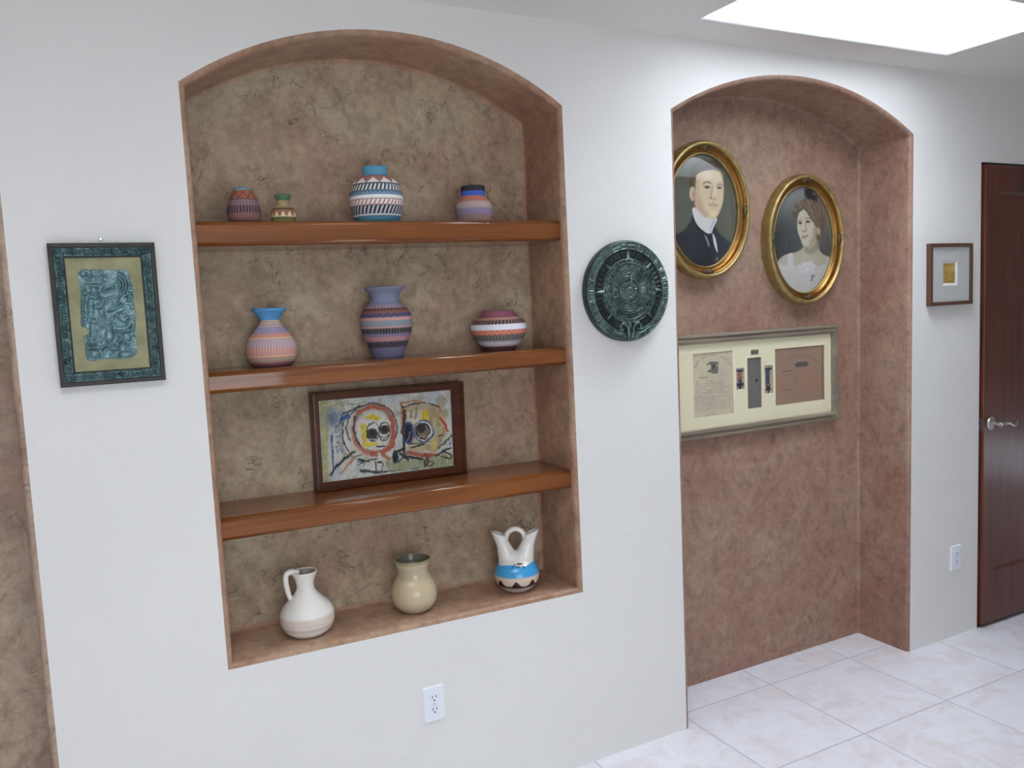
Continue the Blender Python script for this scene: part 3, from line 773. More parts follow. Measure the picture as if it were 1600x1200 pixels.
def vase_sdf(X, Y, Z):
    e = np.sqrt((X/37)**2+(Y/37)**2+((Z-26)/31)**2); body = (e-1)*31
    out = smin(body, round_cone(X, Y, Z, (0,0,30), (0,0,46), 30, 16.5), 8)
    for s in (-1, 1):
        sp = np.minimum(round_cone(X, Y, Z, (s*12,0,48), (s*20.8,0,77), 17.5, 10.6), round_cone(X, Y, Z, (s*20.8,0,77), (s*30,0,108), 10.6, 12))
        out = smin(out, sp, 5)
    for s in (-1, 1):
        cav = np.minimum(round_cone(X, Y, Z, (s*12,0,52), (s*20.5,0,77), 11, 6.8), round_cone(X, Y, Z, (s*20.5,0,77), (s*31.5,0,112), 6.8, 9.0))
        out = np.maximum(out, -cav)
    cut = (Z-(92.5+(np.abs(X)-19)*.36))*.94
    out = np.maximum(out, cut)
    return np.maximum(out, -Z)
V, Fc = surface_nets(vase_sdf, (-48,-42,-4), (48,42,108), (121,106,141))
G = 1e-2
nr = np.stack([vase_sdf(V[:,0]+G,V[:,1],V[:,2])-vase_sdf(V[:,0]-G,V[:,1],V[:,2]), vase_sdf(V[:,0],V[:,1]+G,V[:,2])-vase_sdf(V[:,0],V[:,1]-G,V[:,2]), vase_sdf(V[:,0],V[:,1],V[:,2]+G)-vase_sdf(V[:,0],V[:,1],V[:,2]-G)], 1)
th = np.arctan2(V[:,1], V[:,0]); zq = V[:,2]
yq = 927.5-zq; p = Paint(th*20, yq, (232,228,220), 1.0)
R_ = np.hypot(V[:,0], V[:,1]); outside = (zq < 58)
def cw(q): return q/4.848+800
wob = 4.5*np.abs(np.sin(th*3.5+.5))**3
band(p, yq, cw(392)+1.2*np.sin(th*4), cw(496), (62,158,214), .8)
band(p, yq, cw(478), cw(560), (222,200,178), 3)
hump = cw(548)-9*np.abs(np.cos(th*4+.4))**5
m = outside & (yq > hump) & (yq < cw(556)); p.mix(m.astype(float), (20,22,36))
band(p, yq, cw(552), cw(566), (26,28,44), .8); band(p, yq, cw(566), cw(574), (214,206,178), .8); band(p, yq, cw(574), cw(580), (96,92,60), .6); band(p, yq, cw(580), 930, (214,208,202), .8)
front = (np.sin(th) < 0)
for pts, w in (([(-30,878),(-26,882),(-21,882.5),(-23,878),(-27,879)], .5), ([(-34,884),(-30,880)], .5), ([(-22,878),(-16,879),(-13,884)], .9), ([(-15,877),(-12,879),(-17,880)], .7)):
    x2 = V[:,0]; d = np.full(len(V), 1e9)
    for a, b in zip(pts[:-1], pts[1:]): d = np.minimum(d, sd_seg(x2, yq, (a[0]+24, a[1]), (b[0]+24, b[1])))
    p.mix(np.clip((w-d)/.6+.5, 0, 1)*(V[:,1] < 0), (24,24,34))
cols = np.clip(p.c, 0, .92)
xw = at_y(809, 927.5, .11)[0]; PW = Pot(809, 927.5, 804.5, 824, sill(xw), .11)
sc_ = PW.za(828)/99.5
me = bpy.data.meshes.new('wedding_vase'); me.from_pydata((V*sc_).tolist(), [], Fc.tolist())
bm = bmesh.new(); bm.from_mesh(me); bmesh.ops.recalc_face_normals(bm, faces=bm.faces); bm.to_mesh(me); bm.free()
me.polygons.foreach_set('use_smooth', [True]*len(me.polygons))
a_ = me.color_attributes.new('paint', 'FLOAT_COLOR', 'POINT'); d_ = np.ones((len(V), 4), np.float32); d_[:, :3] = cols; a_.data.foreach_set('color', d_.ravel())
me.materials.append(GLAZE)
wv = bpy.data.objects.new('wedding_vase', me); C.objects.link(wv); wv.location = tuple(PW.P+np.array([0,0,.001])); wv.rotation_euler = (0, 0, math.radians(-24))
tag(wv, 'white two-spouted vase with a blue and black band at right of the niche sill', 'vase')
hp = smooth_path([(-16,0,82),(-14,0,92),(-8.5,0,98.5),(0,0,101.2),(8.5,0,98.5),(14,0,92),(16,0,82)], 40)*sc_
v, f = tube(hp, np.full(40, 4.4*sc_), 16, 1.1, up=(0,1,0))
obj('handle', v, f, GLAZE, wv, smooth=True, cols=np.tile(lin((232,228,220))*1.0, (len(v), 1)).clip(0, .92))

# ------------------------------------------------------------------ painted flat pictures, drawn on the grid of the picture itself
def picture(name, x0, x1, z0, z1, y, nx, nz, root, org, s, base, draw, mat, k=1.0, oval=None):
    """flat picture in local coords of root; draw(p) in enlarged-photo units (origin org, scale s)."""
    L = np.array(root.location)
    if oval:
        hw, hh = oval; nr_, na = nx, nz
        def fn(u, w):
            t = w*2*PI; return np.stack([hw*u*np.cos(t), np.full_like(u, y), hh*u*np.sin(t)], 1)
        P, f = grid(nr_, na, fn)
    else:
        P, f = grid(nx, nz, lambda u, w: np.stack([x0+(x1-x0)*u, np.full_like(u, y), z0+(z1-z0)*w], 1))
    X, Y = project(P+L); X = (X-org[0])*s; Y = (Y-org[1])*s
    p = Paint(X, Y, base, k); draw(p)
    return obj(name, P, f, mat, root, cols=np.clip(p.c, 0, .92))

# --- framed abstract painting on the lowest shelf
PY = .188
pts = [at_y(x, y, PY) for x, y in ((488,615.6),(724.4,596),(730,741),(495.6,775))]
pX0, pX1 = (pts[0][0]+pts[3][0])/2, (pts[1][0]+pts[2][0])/2; pZ1 = (pts[0][2]+pts[1][2])/2
pZ0 = (shelf_z(2, pX0)+shelf_z(2, pX1))/2+.001
cpts = [at_y(x, y, PY+.004) for x, y in ((496.6,627.8),(704.7,609),(710,728),(505,756))]
pw = pX1-pX0
pr = thing('framed_painting', ((pX0+pX1)/2, PY, pZ0+.0005), 'framed abstract painting of two big-eyed faces standing on the lowest shelf', 'painting')
w2, h2 = pw/2, pZ1-pZ0
pr.rotation_euler = (0, math.atan(.012/1.133), 0)
fi = (cpts[0][0]-pX0+cpts[3][0]-pX0)/2, (pX1-cpts[1][0]+pX1-cpts[2][0])/2, (pZ1-cpts[0][2]+pZ1-cpts[1][2])/2, (cpts[2][2]-pZ0+cpts[3][2]-pZ0)/2
fi = tuple(max(a, .015) for a in fi)
sc3 = lambda q: tuple(a*q for a in fi)
o = obj('frame', *rect_frame(-w2, w2, 0, h2, [(sc3(.0), .048), (sc3(0), .004), (sc3(.05), .0005), (sc3(.3), 0), (sc3(.34), .003), (sc3(.94), .003), (sc3(1.0), .006), (sc3(1.0), .020)]), WD_FRAME, pr)
def draw_painting(p):
    p.x, p.y = p.x+22*(fbm(p.x/34, p.y/34, 91)-.5)+9*(fbm(p.x/11, p.y/11, 93)-.5), p.y+22*(fbm(p.x/34, p.y/34, 95)-.5)+9*(fbm(p.x/11, p.y/11, 97)-.5)
    x, y = p.x, p.y
    n = fbm(x/90, y/60, 3); p.mix(np.clip((n-.5)*3, 0, .6), (170,180,186)); n = fbm(x/50, y/120, 9); p.mix(np.clip((n-.56)*4, 0, .7), (152,150,110))
    p.poly([(190,240),(330,250),(290,330),(270,600),(300,940),(230,950)], (146,144,88), 60, .8)
    p.line([(230,300),(250,290),(330,270)], 18, (196,192,150), 14); p.line([(250,330),(235,500),(255,640),(250,900)], 22, (176,176,112), 18, .8)
    p.ell(320,400,60,80,(92,112,138),60,.8); p.line([(390,300),(450,275),(520,285),(590,250)], 7, (130,126,90), 6)
    p.line([(330,290),(440,260)], 8, (120,120,90), 8, .7)
    p.poly([(360,410),(440,345),(465,390),(400,420)], (52,84,156), 10)
    p.line([(310,520),(312,640),(325,810)], 12, (50,62,108), 7); p.line([(300,545),(306,600)], 8, (50,62,108), 6)
    for a, b in (((352,688),(346,640)),((352,688),(404,660)),((352,665),(392,645)),((346,640),(398,618)),((340,600),(392,606)),((362,580),(366,606)),((338,560),(376,545)),((376,545),(384,520)),((340,520),(372,505)),((345,490),(340,520)),((366,480),(372,505)),((335,470),(362,455)),((400,690),(400,660))):
        p.line([a, b], 7, (60,76,130), 6, .9)
    # left round face
    p.ell(640,500,215,225,(188,180,168),30,.7)
    p.ring(655,490,168,194,34,(150,96,74),16, .85); p.ell(665,500,140,165,(204,200,190),16)
    p.ring(645,485,215,212,14,(40,40,46),8,.9,150,330); p.ring(650,480,200,200,12,(40,40,46),8,.9,330,400)
    p.line([(500,380),(490,480),(510,570),(560,650)], 14, (40,40,46), 8); p.line([(400,430),(398,560),(430,650),(470,695)], 11, (40,44,56), 7); p.line([(380,430),(410,460)], 8, (30,34,50), 6)
    p.line([(370,440),(400,350),(470,330),(540,290)], 12, (40,46,62), 8); p.line([(740,280),(745,310)], 9, (60,40,36), 6)
    p.line([(520,350),(640,300),(750,315)], 30, (176,94,64), 14); p.line([(800,380),(815,500),(820,620),(740,680),(640,690)], 34, (172,88,62), 12)
    p.line([(480,560),(520,640),(600,680)], 26, (180,110,84), 14, .8)
    p.poly([(580,375),(640,352),(720,395),(700,418),(600,400)], (206,186,36), 8); p.poly([(548,450),(590,440),(600,590),(560,600)], (196,182,60), 12); p.poly([(560,600),(700,596),(690,622),(575,642)], (206,188,44), 8)
    p.ell(650,510,58,84,(40,40,46),5); p.ell(652,508,48,74,(206,204,198),5); p.ell(642,528,50,54,(62,54,46),6); p.ell(645,520,24,28,(36,30,28),10); p.line([(620,570),(680,570)], 6, (200,200,196), 5)
    p.ell(745,505,50,82,(40,40,46),5); p.ell(746,505,40,72,(204,202,196),5); p.ell(744,490,44,40,(70,46,42),6); p.ell(742,488,18,18,(34,26,26),8); p.line([(712,545),(750,562),(785,535)], 8, (40,42,52), 5)
    p.line([(686,634),(745,628)], 14, (34,30,34), 6)
    p.line([(500,672),(400,742),(345,810),(300,872)], 20, (44,44,54), 8); p.line([(485,735),(440,790),(385,862)], 17, (184,116,88), 9); p.line([(420,690),(500,720),(560,700)], 12, (120,90,74), 10, .8)
    p.line([(680,728),(600,752),(560,745),(530,740)], 15, (34,34,40), 6)
    for b in ((520,765),(530,790),(575,795),(520,745)): p.line([(575,752), b], 9, (34,34,40), 5)
    p.line([(690,690),(740,700),(790,730)], 34, (172,104,76), 12); p.ell(705,720,14,36,(206,204,200),8)
    p.line([(672,750),(676,828)], 10, (50,50,54), 5); p.line([(735,770),(728,828)], 9, (50,50,54), 5); p.line([(690,760),(720,765)], 16, (34,34,40), 6)
    p.line([(560,834),(690,840)], 24, (58,60,62), 12); p.line([(690,842),(800,830),(885,818)], 14, (50,52,56), 8)
    # bottom grass and right face
    p.poly([(760,740),(1000,720),(1335,690),(1340,795),(820,840),(760,800)], (150,156,112), 40, .8)
    for q in range(46): 
        a = 770+q*12.2; p.line([(a, 800-q*1.2), (a+10*math.sin(q*2.3), 756-q*1.0-14*math.cos(q*1.7))], 5, (186,190,150) if q % 2 else (112,122,80), 5, .7)
    p.poly([(915,300),(1000,270),(1180,270),(1250,330),(1270,500),(1200,650),(945,680)], (176,166,128), 24)
    n = fbm(x/26, y/70, 21); p.mix(np.clip((n-.52)*5, 0, .55)*(sd_poly(x, y, [(1110,280),(1250,300),(1270,500),(1190,650),(1100,650)]) < 0), (150,120,84))
    p.poly([(1185,220),(1252,212),(1248,300),(1190,320)], (172,164,142), 14); p.ring(1215,262,40,55,5,(110,104,94),5,.7,200,380)
    p.line([(885,270),(900,380),(893,510)], 26, (156,98,70), 12); p.line([(912,320),(906,430),(905,540)], 24, (70,36,34), 10); p.line([(885,262),(990,246),(1080,262)], 16, (170,122,86), 10); p.line([(890,300),(1000,268),(1080,262)], 12, (54,40,40), 7); p.line([(1110,262),(1185,290)], 10, (60,60,54), 7)
    p.poly([(935,345),(1050,320),(1060,430),(935,430)], (198,192,178), 14); p.line([(970,330),(965,385)], 16, (150,124,96), 8); p.line([(1010,300),(1000,390)], 18, (154,130,100), 8)
    p.poly([(1048,332),(1104,322),(1114,404),(1056,408)], (204,184,30), 8)
    p.ell(940,515,46,90,(30,32,44),6); p.ring(950,515,42,85,8,(64,86,134),5); p.ell(935,505,24,60,(20,22,32),8); p.line([(940,580),(965,500)], 6, (150,150,156), 5)
    p.ell(1075,500,84,96,(54,74,124),6); p.ell(1074,500,72,84,(200,198,190),5); p.ell(1066,500,62,70,(38,38,42),6); p.ell(1070,505,48,54,(118,104,88),8); p.ell(1056,480,30,34,(40,36,34),10); p.line([(1030,550),(1090,545)], 8, (176,150,120), 6)
    p.line([(960,600),(1060,596),(1120,560)], 10, (50,62,104), 6); p.line([(975,634),(1085,606)], 15, (34,38,66), 7); p.line([(1080,606),(1180,590)], 5, (200,196,180), 5)
    p.line([(1150,570),(1170,640)], 34, (196,180,90), 20, .8)
    p.line([(945,680),(1040,690),(1100,700),(1190,690)], 34, (166,88,66), 14); p.line([(1120,660),(1180,660)], 14, (200,150,120), 8); p.line([(1090,700),(1110,740)], 26, (120,64,74), 12)
    p.line([(1195,285),(1225,340)], 14, (150,84,66), 8); p.line([(1210,380),(1250,440),(1275,495)], 20, (176,62,52), 8); p.line([(1225,330),(1235,380)], 14, (196,140,100), 8)
    p.line([(1200,640),(1250,590),(1302,530)], 16, (92,96,78), 8); p.line([(1205,535),(1230,520)], 16, (80,74,60), 8)
    p.line([(1180,705),(1250,655),(1300,635)], 16, (34,34,38), 6); p.line([(1240,668),(1300,690),(1302,715),(1260,720)], 12, (34,34,38), 6); p.line([(1290,600),(1296,590)], 12, (40,40,44), 6); p.line([(1215,710),(1270,712)], 10, (40,40,44), 6)
    p.ell(838,715,28,56,(32,34,40),8); p.line([(840,680),(905,645)], 26, (40,44,50), 8); p.line([(908,530),(905,640),(925,710),(1060,725)], 20, (34,34,40), 7); p.line([(860,760),(920,690)], 14, (70,76,80), 8); p.line([(880,690),(950,735)], 22, (50,52,56), 8)
    p.ring(1130,768,22,22,9,(34,34,40),5); p.line([(1085,745),(1092,785)], 24, (60,62,66), 8); p.line([(980,820),(1040,800)], 14, (110,116,118), 8)
    p.line([(760,215),(860,200),(960,195)], 10, (130,126,108), 14, .5); p.line([(880,290),(885,260)], 8, (150,120,84), 6)
    p.mottle(7, 22, .22, 4); p.mottle(60, 40, .12, 6)
picture('canvas', -w2+fi[0]-.001, w2-fi[1]+.001, fi[3]-.001, h2-fi[2]+.001, .0145, 420, 280, pr, (460,580), 5.333, (196,198,190), draw_painting, OILS, 1.05)

# --- oval portraits
FT = .052
oprof = [(.002, FT), (.0, FT-.012), (.001, .018), (.006, .006), (.013, .0), (.019, .003), (.022, .009)]
oprof2 = [(.022, .009), (.026, .014), (.033, .0135), (.040, .018), (.044, .024), (.0465, .026)]
oprof3 = [(.0465, .026), (.0475, .0235), (.050, .0225), (.0525, .0245), (.053, .034)]
def oval_portrait(X, Z, hw, hh, label, org, s, base, draw, k):
    r = thing('oval_portrait', (X, AD-FT, Z), label, 'portrait', 'oval portraits in the tall alcove')
    obj('outer_moulding', *oval_frame(hw, hh, oprof), GOLD_P, r, smooth=True)
    obj('cove_moulding', *oval_frame(hw, hh, oprof2), GOLD, r, smooth=True)
    obj('inner_bead', *oval_frame(hw, hh, oprof3), GOLD_P, r, smooth=True)
    picture('picture', 0, 0, 0, 0, .036, 110, 300, r, org, s, base, draw, PAINT, k, oval=(hw-.0525, hh-.0525))
    # domed glass
    gv, gf = grid(24, 96, lambda u, w: np.stack([(hw-.0528)*u*np.cos(w*2*PI), .033-.034*(1-u*u), (hh-.0528)*u*np.sin(w*2*PI)], 1))
    obj('glass', gv, gf, GLASS, r, smooth=True)
    # four leaf clusters on the moulding
    for ang in (90, 270, 0, 180):
        t = math.radians(ang); mb = MB()
        for q in range(-3, 4):
            tt = t+q*.034*(1.2 if ang in (90, 270) else .95); ins = .028+.004*(q % 2)
            cx, cz = (hw-ins)*math.cos(tt), (hh-ins)*math.sin(tt)
            rad = .0105-.0015*abs(q)
            pf = [(rad, 0), (rad*.95, rad*.4), (rad*.6, rad*.8), (rad*.05, rad)]
            v, f = lathe(pf, 12); v = [(a*1.3 if abs(math.sin(t)) > .5 else a, -c, b*1.3 if abs(math.sin(t)) < .5 else b) for a, b, c in v]
            mb.add((v, f), (cx, .0135, cz))
        obj('leaf_ornament', mb.v, mb.f, GOLD_D, r, smooth=True)
    return r
def draw_man(p):
    x, y = p.x, p.y
    p.mix(np.clip((x-380)/260, 0, 1)*.7, (112,114,106)); p.mix(np.clip((fbm(x/140, y/140, 5)-.45)*2, 0, .5), (84,86,70)); p.mix(np.clip((y-100)/-200, 0, 1)*.6, (140,144,148))
    suit = [(-160,900),(-60,830),(0,790),(60,700),(92,640),(150,760),(262,842),(300,765),(380,850),(470,925),(560,1010),(520,1250),(-160,1250)]
    p.spoly(suit, (40,44,50), 12); p.mix(np.clip((x-250)/160, 0, 1)*.6*(sd_poly(x, y, suit) < 0), (48,60,72)); p.line([(120,700),(160,850),(100,1100)], 10, (30,33,38), 14); p.line([(310,770),(370,900),(400,1100)], 8, (34,40,48), 12)
    p.spoly([(100,560),(92,655),(150,765),(262,838),(300,760),(325,660)], (206,205,202), 8); p.line([(262,835),(275,760),(305,700)], 9, (110,118,134), 8); p.spoly([(262,832),(275,765),(310,705),(300,770)], (196,198,204), 5)
    p.spoly([(50,350),(48,230),(84,120),(180,66),(320,78),(390,150),(404,260),(396,300),(390,240),(362,204),(300,182),(212,190),(152,216),(126,262),(122,335),(80,345)], (78,66,54), 16)
    p.spoly([(118,250),(142,208),(205,180),(300,172),(366,198),(399,285),(404,420),(388,540),(345,640),(290,682),(200,650),(125,570),(108,480),(115,350)], (206,188,158), 10)
    p.spoly([(110,480),(125,570),(200,650),(240,640),(170,540),(140,440)], (184,158,134), 34, .8); p.ell(150,520,40,70,(196,160,142),50,.6)
    p.ell(80,418,31,72,(196,170,148),10); p.ell(92,425,14,42,(166,134,114),12)
    p.ell(330,230,60,60,(222,208,176),60,.6); p.ell(300,625,40,34,(222,204,164),30,.8)
    p.line([(192,318),(215,298),(240,295),(268,308)], 15, (120,104,82), 12); p.line([(340,328),(365,316),(392,326)], 13, (122,106,84), 10)
    p.ell(232,350,32,15,(150,132,112),14); p.ell(232,350,19,13,(52,50,48),8); p.line([(202,345),(232,336),(264,350)], 6, (84,72,62), 6); p.ell(362,356,28,13,(150,132,112),12); p.ell(360,356,17,11,(54,50,48),7); p.line([(338,350),(362,345),(388,354)], 5, (84,72,62), 6)
    p.line([(285,340),(275,420),(268,455)], 18, (176,150,124), 20, .9); p.line([(130,300),(128,420),(150,540),(220,640)], 40, (178,152,126), 50, .7); p.line([(312,340),(322,430)], 14, (222,206,180), 14, .8); p.line([(272,468),(298,476),(330,462)], 8, (150,120,102), 8); p.ell(272,462,12,8,(128,100,86),8); p.ell(300,495,8,14,(182,152,130),10)
    p.line([(252,535),(285,527),(305,531),(345,540)], 10, (150,104,94), 8); p.line([(265,548),(310,552),(338,548)], 12, (188,142,126), 10)
    p.line([(265,575),(320,578)], 8, (180,154,128), 12, .7); p.line([(385,540),(345,640),(290,684)], 9, (176,152,126), 12, .7)
    p.spoly([(238,850),(285,838),(310,930),(340,1032),(300,1030),(262,960)], (48,48,50), 8); p.spoly([(205,850),(232,880),(256,950),(246,962)], (160,164,170), 8); p.spoly([(288,832),(320,890),(342,1028),(318,985),(298,910)], (212,212,212), 8)
    p.mottle(40, 40, .05, 2)
oval_portrait(2.348, 1.943, .226, .272, 'gold oval portrait of a man in a dark suit and high white collar', (1070,240), 6.667, (92,92,82), draw_man, 1.08)
def draw_woman(p):
    x, y = p.x, p.y
    p.mix(np.clip((420-y)/420, 0, 1)*.75, (140,142,142)); p.mix(np.clip((330-x)/330, 0, 1)*np.clip((y-250)/300, 0, 1)*.8, (48,52,55)); p.mix(np.clip((x-420)/160, 0, 1)*np.clip((620-y)/400, 0, 1)*.8, (132,133,130)); p.mix(np.clip((y-600)/150, 0, 1)*np.clip((x-400)/100, 0, 1)*.6, (58,61,64))
    p.spoly([(-10,900),(20,815),(90,762),(200,735),(275,690),(290,630),(430,560),(445,660),(480,740),(560,790),(610,850),(610,1200),(-10,1200)], (176,168,150), 12)
    p.spoly([(290,640),(360,690),(440,600),(450,690),(380,760),(300,720)], (140,128,108), 44, .85)
    p.spoly([(170,300),(190,230),(240,180),(310,140),(430,135),(510,220),(532,380),(500,510),(455,605),(425,590),(400,480),(215,370),(178,340)], (98,84,70), 22)
    p.mix(np.clip((fbm(x/30, y/60, 8)-.45)*3, 0, .5)*(sd_poly(x, y, [(170,300),(240,180),(430,135),(510,220),(532,380),(455,605),(400,480),(215,370)]) < 0), (128,112,92))
    p.spoly([(285,258),(330,300),(375,375),(435,450),(446,560),(400,640),(330,672),(285,655),(245,570),(220,490),(218,390),(238,300)], (190,182,162), 10)
    p.spoly([(400,430),(445,470),(446,560),(400,640),(350,660),(385,560)], (150,136,114), 44, .9); p.line([(310,420),(318,490)], 16, (158,144,122), 20, .8)
    p.line([(420,420),(455,470),(440,585)], 26, (84,70,58), 18); p.ell(452,500,18,40,(170,156,136),12)
    p.line([(235,280),(290,250),(330,290),(375,370),(430,440)], 16, (88,74,60), 16)
    for q in range(9): p.line([(250+q*26, 178-10*math.sin(q*.45)), (300+q*24, 240+q*8), (380+q*13, 330+q*16), (420+q*9, 440+q*10)], 6, (140,124,104) if q % 2 else (66,55,46), 10, .55)
    for cx_, cy_ in ((180,300),(195,265),(210,230),(200,330),(235,205)): p.ell(cx_, cy_, 24, 20, (118,104,88) if cy_ % 2 else (86,74,62), 16, .8)
    p.ell(342,92,48,54,(28,28,31),10); p.ell(398,130,40,34,(34,32,34),12); p.ell(320,60,26,24,(30,30,34),10); p.line([(430,130),(430,180)], 20, (50,44,42), 12)
    p.ell(250,412,22,15,(112,100,86),14); p.ell(250,413,12,10,(34,30,28),7); p.line([(224,392),(246,381),(270,384)], 9, (112,98,82), 10); p.ell(335,398,30,15,(112,100,86),14); p.ell(332,399,13,10,(34,30,28),7); p.line([(302,368),(340,357),(386,374)], 10, (112,98,82), 11)
    p.line([(292,390),(280,450),(275,490)], 12, (206,198,178), 10); p.line([(305,400),(306,480)], 12, (160,148,128), 16, .8); p.line([(275,500),(295,508),(314,498)], 11, (118,102,86), 9)
    p.line([(268,567),(300,558),(334,553)], 12, (112,86,78), 9); p.line([(278,580),(315,575)], 12, (164,134,120), 10); p.ell(300,625,30,20,(196,188,168),24,.7)
    p.spoly([(-10,890),(110,885),(255,885),(300,850),(380,840),(430,890),(590,880),(620,1200),(-10,1200)], (194,189,184), 14)
    p.spoly([(108,772),(165,752),(170,892),(105,892)], (194,192,194), 10); p.spoly([(540,780),(600,830),(590,900),(530,900)], (186,184,186), 14)
    for a, b, r in ((250,900,34),(300,870,36),(350,860,38),(395,895,36),(330,930,44),(270,950,36),(390,950,34)): p.ell(a, b, r, r*.8, (206,201,200), 16, .8); p.ring(a, b, r, r*.8, 5, (168,162,162), 9, .5)
    for q in range(14): p.line([(60+q*36, 960+6*(q % 3)), (110+q*30, 1150)], 7, (172,168,168), 18, .5)
    p.line([(385,990),(372,1050)], 18, (122,118,146), 12); p.ell(392,1000,16,14,(120,116,150),10)
    p.mottle(40, 40, .05, 6)
oval_portrait(2.890, 1.825, .226, .276, 'gold oval portrait of a woman in a white ruffled dress', (1215,290), 7.06, (86,88,87), draw_woman, 1.08)

# --- long frame with documents and medals
MY = AD-.030
c_ = [at_y(x, y, MY+.004) for x, y in ((1313,510),(1309,656),(1069,690),(1066,521))]
mx1 = (c_[0][0]+c_[1][0])/2; mz1 = (c_[0][2]+c_[3][2])/2; mz0 = (c_[1][2]+c_[2][2])/2; mx0 = 2.105
mr = thing('document_display_frame', ((mx0+mx1)/2, MY, (mz0+mz1)/2), 'long grey frame with old documents and medals on cream mat below the portraits', 'picture frame')
hw, hh = (mx1-mx0)/2, (mz1-mz0)/2
obj('frame', *rect_frame(-hw, hw, -hh, hh, [(0, .029), (0, .010), (.002, .006), (.010, .003), (.013, .008), (.020, .009), (.026, .0), (.036, .002), (.038, .006), (.040, .020)]), SILVERW, mr)
def loc_px(x, y, Y): q = at_y(x, y, Y)-np.array(mr.location); return q
def prect(pts, Y):
    q = [loc_px(x, y, Y) for x, y in pts]
    return min(a[0] for a in q[::3]+q[::3]) if False else (q[0][0]+q[3][0])/2, (q[1][0]+q[2][0])/2, (q[2][2]+q[3][2])/2, (q[0][2]+q[1][2])/2
def c4(x, y): return (1070+x/8.57, 530+y/8.57)
def c5(x, y): return (1140+x/8.889, 530+y/8.889)
WIN = {
 'paper': prect([c4(112,190), c4(640,157), c4(640,1000), c4(115,1052)], MY+.016),
 'brown': prect([c5(635,135), c5(1318,82), c5(1312,835), c5(628,925)], MY+.016),
 'label': prect([c5(288,148), c5(400,140), c5(398,215), c5(295,222)], MY+.016),
 'ribbon': prect([c5(246,265), c5(442,245), c5(438,945), c5(248,968)], MY+.016),
 'cross': prect([c5(90,405), c5(205,395), c5(205,690), c5(90,700)], MY+.016),
 'star': prect([c5(482,368), c5(605,355), c5(600,745), c5(485,755)], MY+.016)}
ls = [[Vector((-hw+.036,-hh+.036,0)), Vector((hw-.036,-hh+.036,0)), Vector((hw-.036,hh-.036,0)), Vector((-hw+.036,hh-.036,0))]]
for x0, x1, z0, z1 in WIN.values(): ls.append([Vector((x0,z0,0)), Vector((x0,z1,0)), Vector((x1,z1,0)), Vector((x1,z0,0))])
tt = tessellate_polygon(ls); vv = [(q.x, .0145, q.y) for l in ls for q in l]; fc = [tuple(t) for t in tt]; b0 = 4
for k_ in range(len(WIN)):
    n0 = len(vv)
    for j in range(4): x, _, z = vv[b0+k_*4+j]; vv.append((x, .018, z))
    for j in range(4): fc.append((b0+k_*4+j, b0+k_*4+(j+1) % 4, n0+(j+1) % 4, n0+j))
obj('mat_board', vv, fc, MAT_CREAM, mr)
obj('backing_board', *box(-hw+.02, hw-.02, .0205, .028, -hh+.02, hh-.02), plain('cream_backing', (.60,.58,.46), .9), mr)
def draw_paper(p):
    x, y = p.x, p.y
    p.mix(np.clip((fbm(x/120, y/160, 31)-.45)*2, 0, .6), (176,168,150)); p.mix(np.clip((x-480)/160, 0, 1)*.3, (186,168,152))
    r2 = random.Random(5)
    for q in range(22):       # arched heading
        a = math.radians(200+q*6.8); 
        if q in (4, 8, 12, 13, 17): continue
        cx, cy = 385+265*math.cos(a), 460+245*math.sin(a); dx, dy = 9*math.cos(a), 9*math.sin(a)
        p.line([(cx-dx, cy-dy), (cx+dx, cy+dy)], 9, (96,92,84), 6, .85)
    p.poly([(300,335),(345,298),(440,300),(455,330),(430,360),(455,370),(440,460),(380,465),(330,430),(350,370),(330,330)], (100,98,92), 12, .9)
    p.line([(300,345),(340,310)], 14, (90,88,82), 8); p.ell(325,430,22,16,(110,106,98),10); p.line([(420,360),(460,300)], 10, (130,126,118), 8); p.ell(385,370,16,34,(70,68,64),10)
    p.line([(190,520),(300,512)], 14, (120,114,104), 8, .7)
    for q in range(13):
        yy = 572+q*30; xx = 150
        while xx < 600:
            ln = r2.uniform(16, 56); 
            if r2.random() < .8: p.line([(xx, yy-(xx-150)*.045), (min(xx+ln, 615), yy-(min(xx+ln, 615)-150)*.045)], 6, (126,120,108) if r2.random() < .7 else (96,90,82), 7, .7)
            xx += ln+r2.uniform(8, 16)
    p.line([(190,960),(260,945),(330,935)], 7, (110,104,96), 7, .7)
    p.mottle(20, 30, .07, 3)
def draw_brown(p):
    x, y = p.x, p.y
    p.mix(np.clip((fbm(x/150, y/150, 41)-.45)*2, 0, .6), (158,122,98)); p.mix(np.clip((x-1270)/40, 0, .5), (120,84,58))
    r2 = random.Random(9)
    for q in range(24):
        a = math.radians(205+q*5.6); cx, cy = 1000+235*math.cos(a), 365+135*math.sin(a)
        if q % 7 == 6: continue
        p.line([(cx-5, cy+4), (cx+5, cy-4)], 9, (96,72,62), 6, .7)
    p.poly([(900,345),(960,310),(1080,310),(1100,335),(1070,380),(920,392)], (92,92,88), 12, .9); p.line([(930,360),(1080,345)], 10, (60,60,60), 10, .6)
    p.line([(735,455),(870,432)], 12, (92,68,60), 8, .8)
    for q in range(9):
        yy = 460+q*46; xx = 720
        while xx < 1230:
            ln = r2.uniform(20, 80)
            if r2.random() < .6: p.line([(xx, yy-(xx-720)*.07), (xx+ln, yy-(xx+ln-720)*.07)], 5, (124,92,78), 7, .6)
            xx += ln+r2.uniform(10, 30)
    p.line([(890,562),(940,558)], 8, (96,70,60), 7, .8); p.line([(745,710),(840,700)], 9, (110,80,70), 7, .8)
    p.mottle(24, 24, .06, 3)
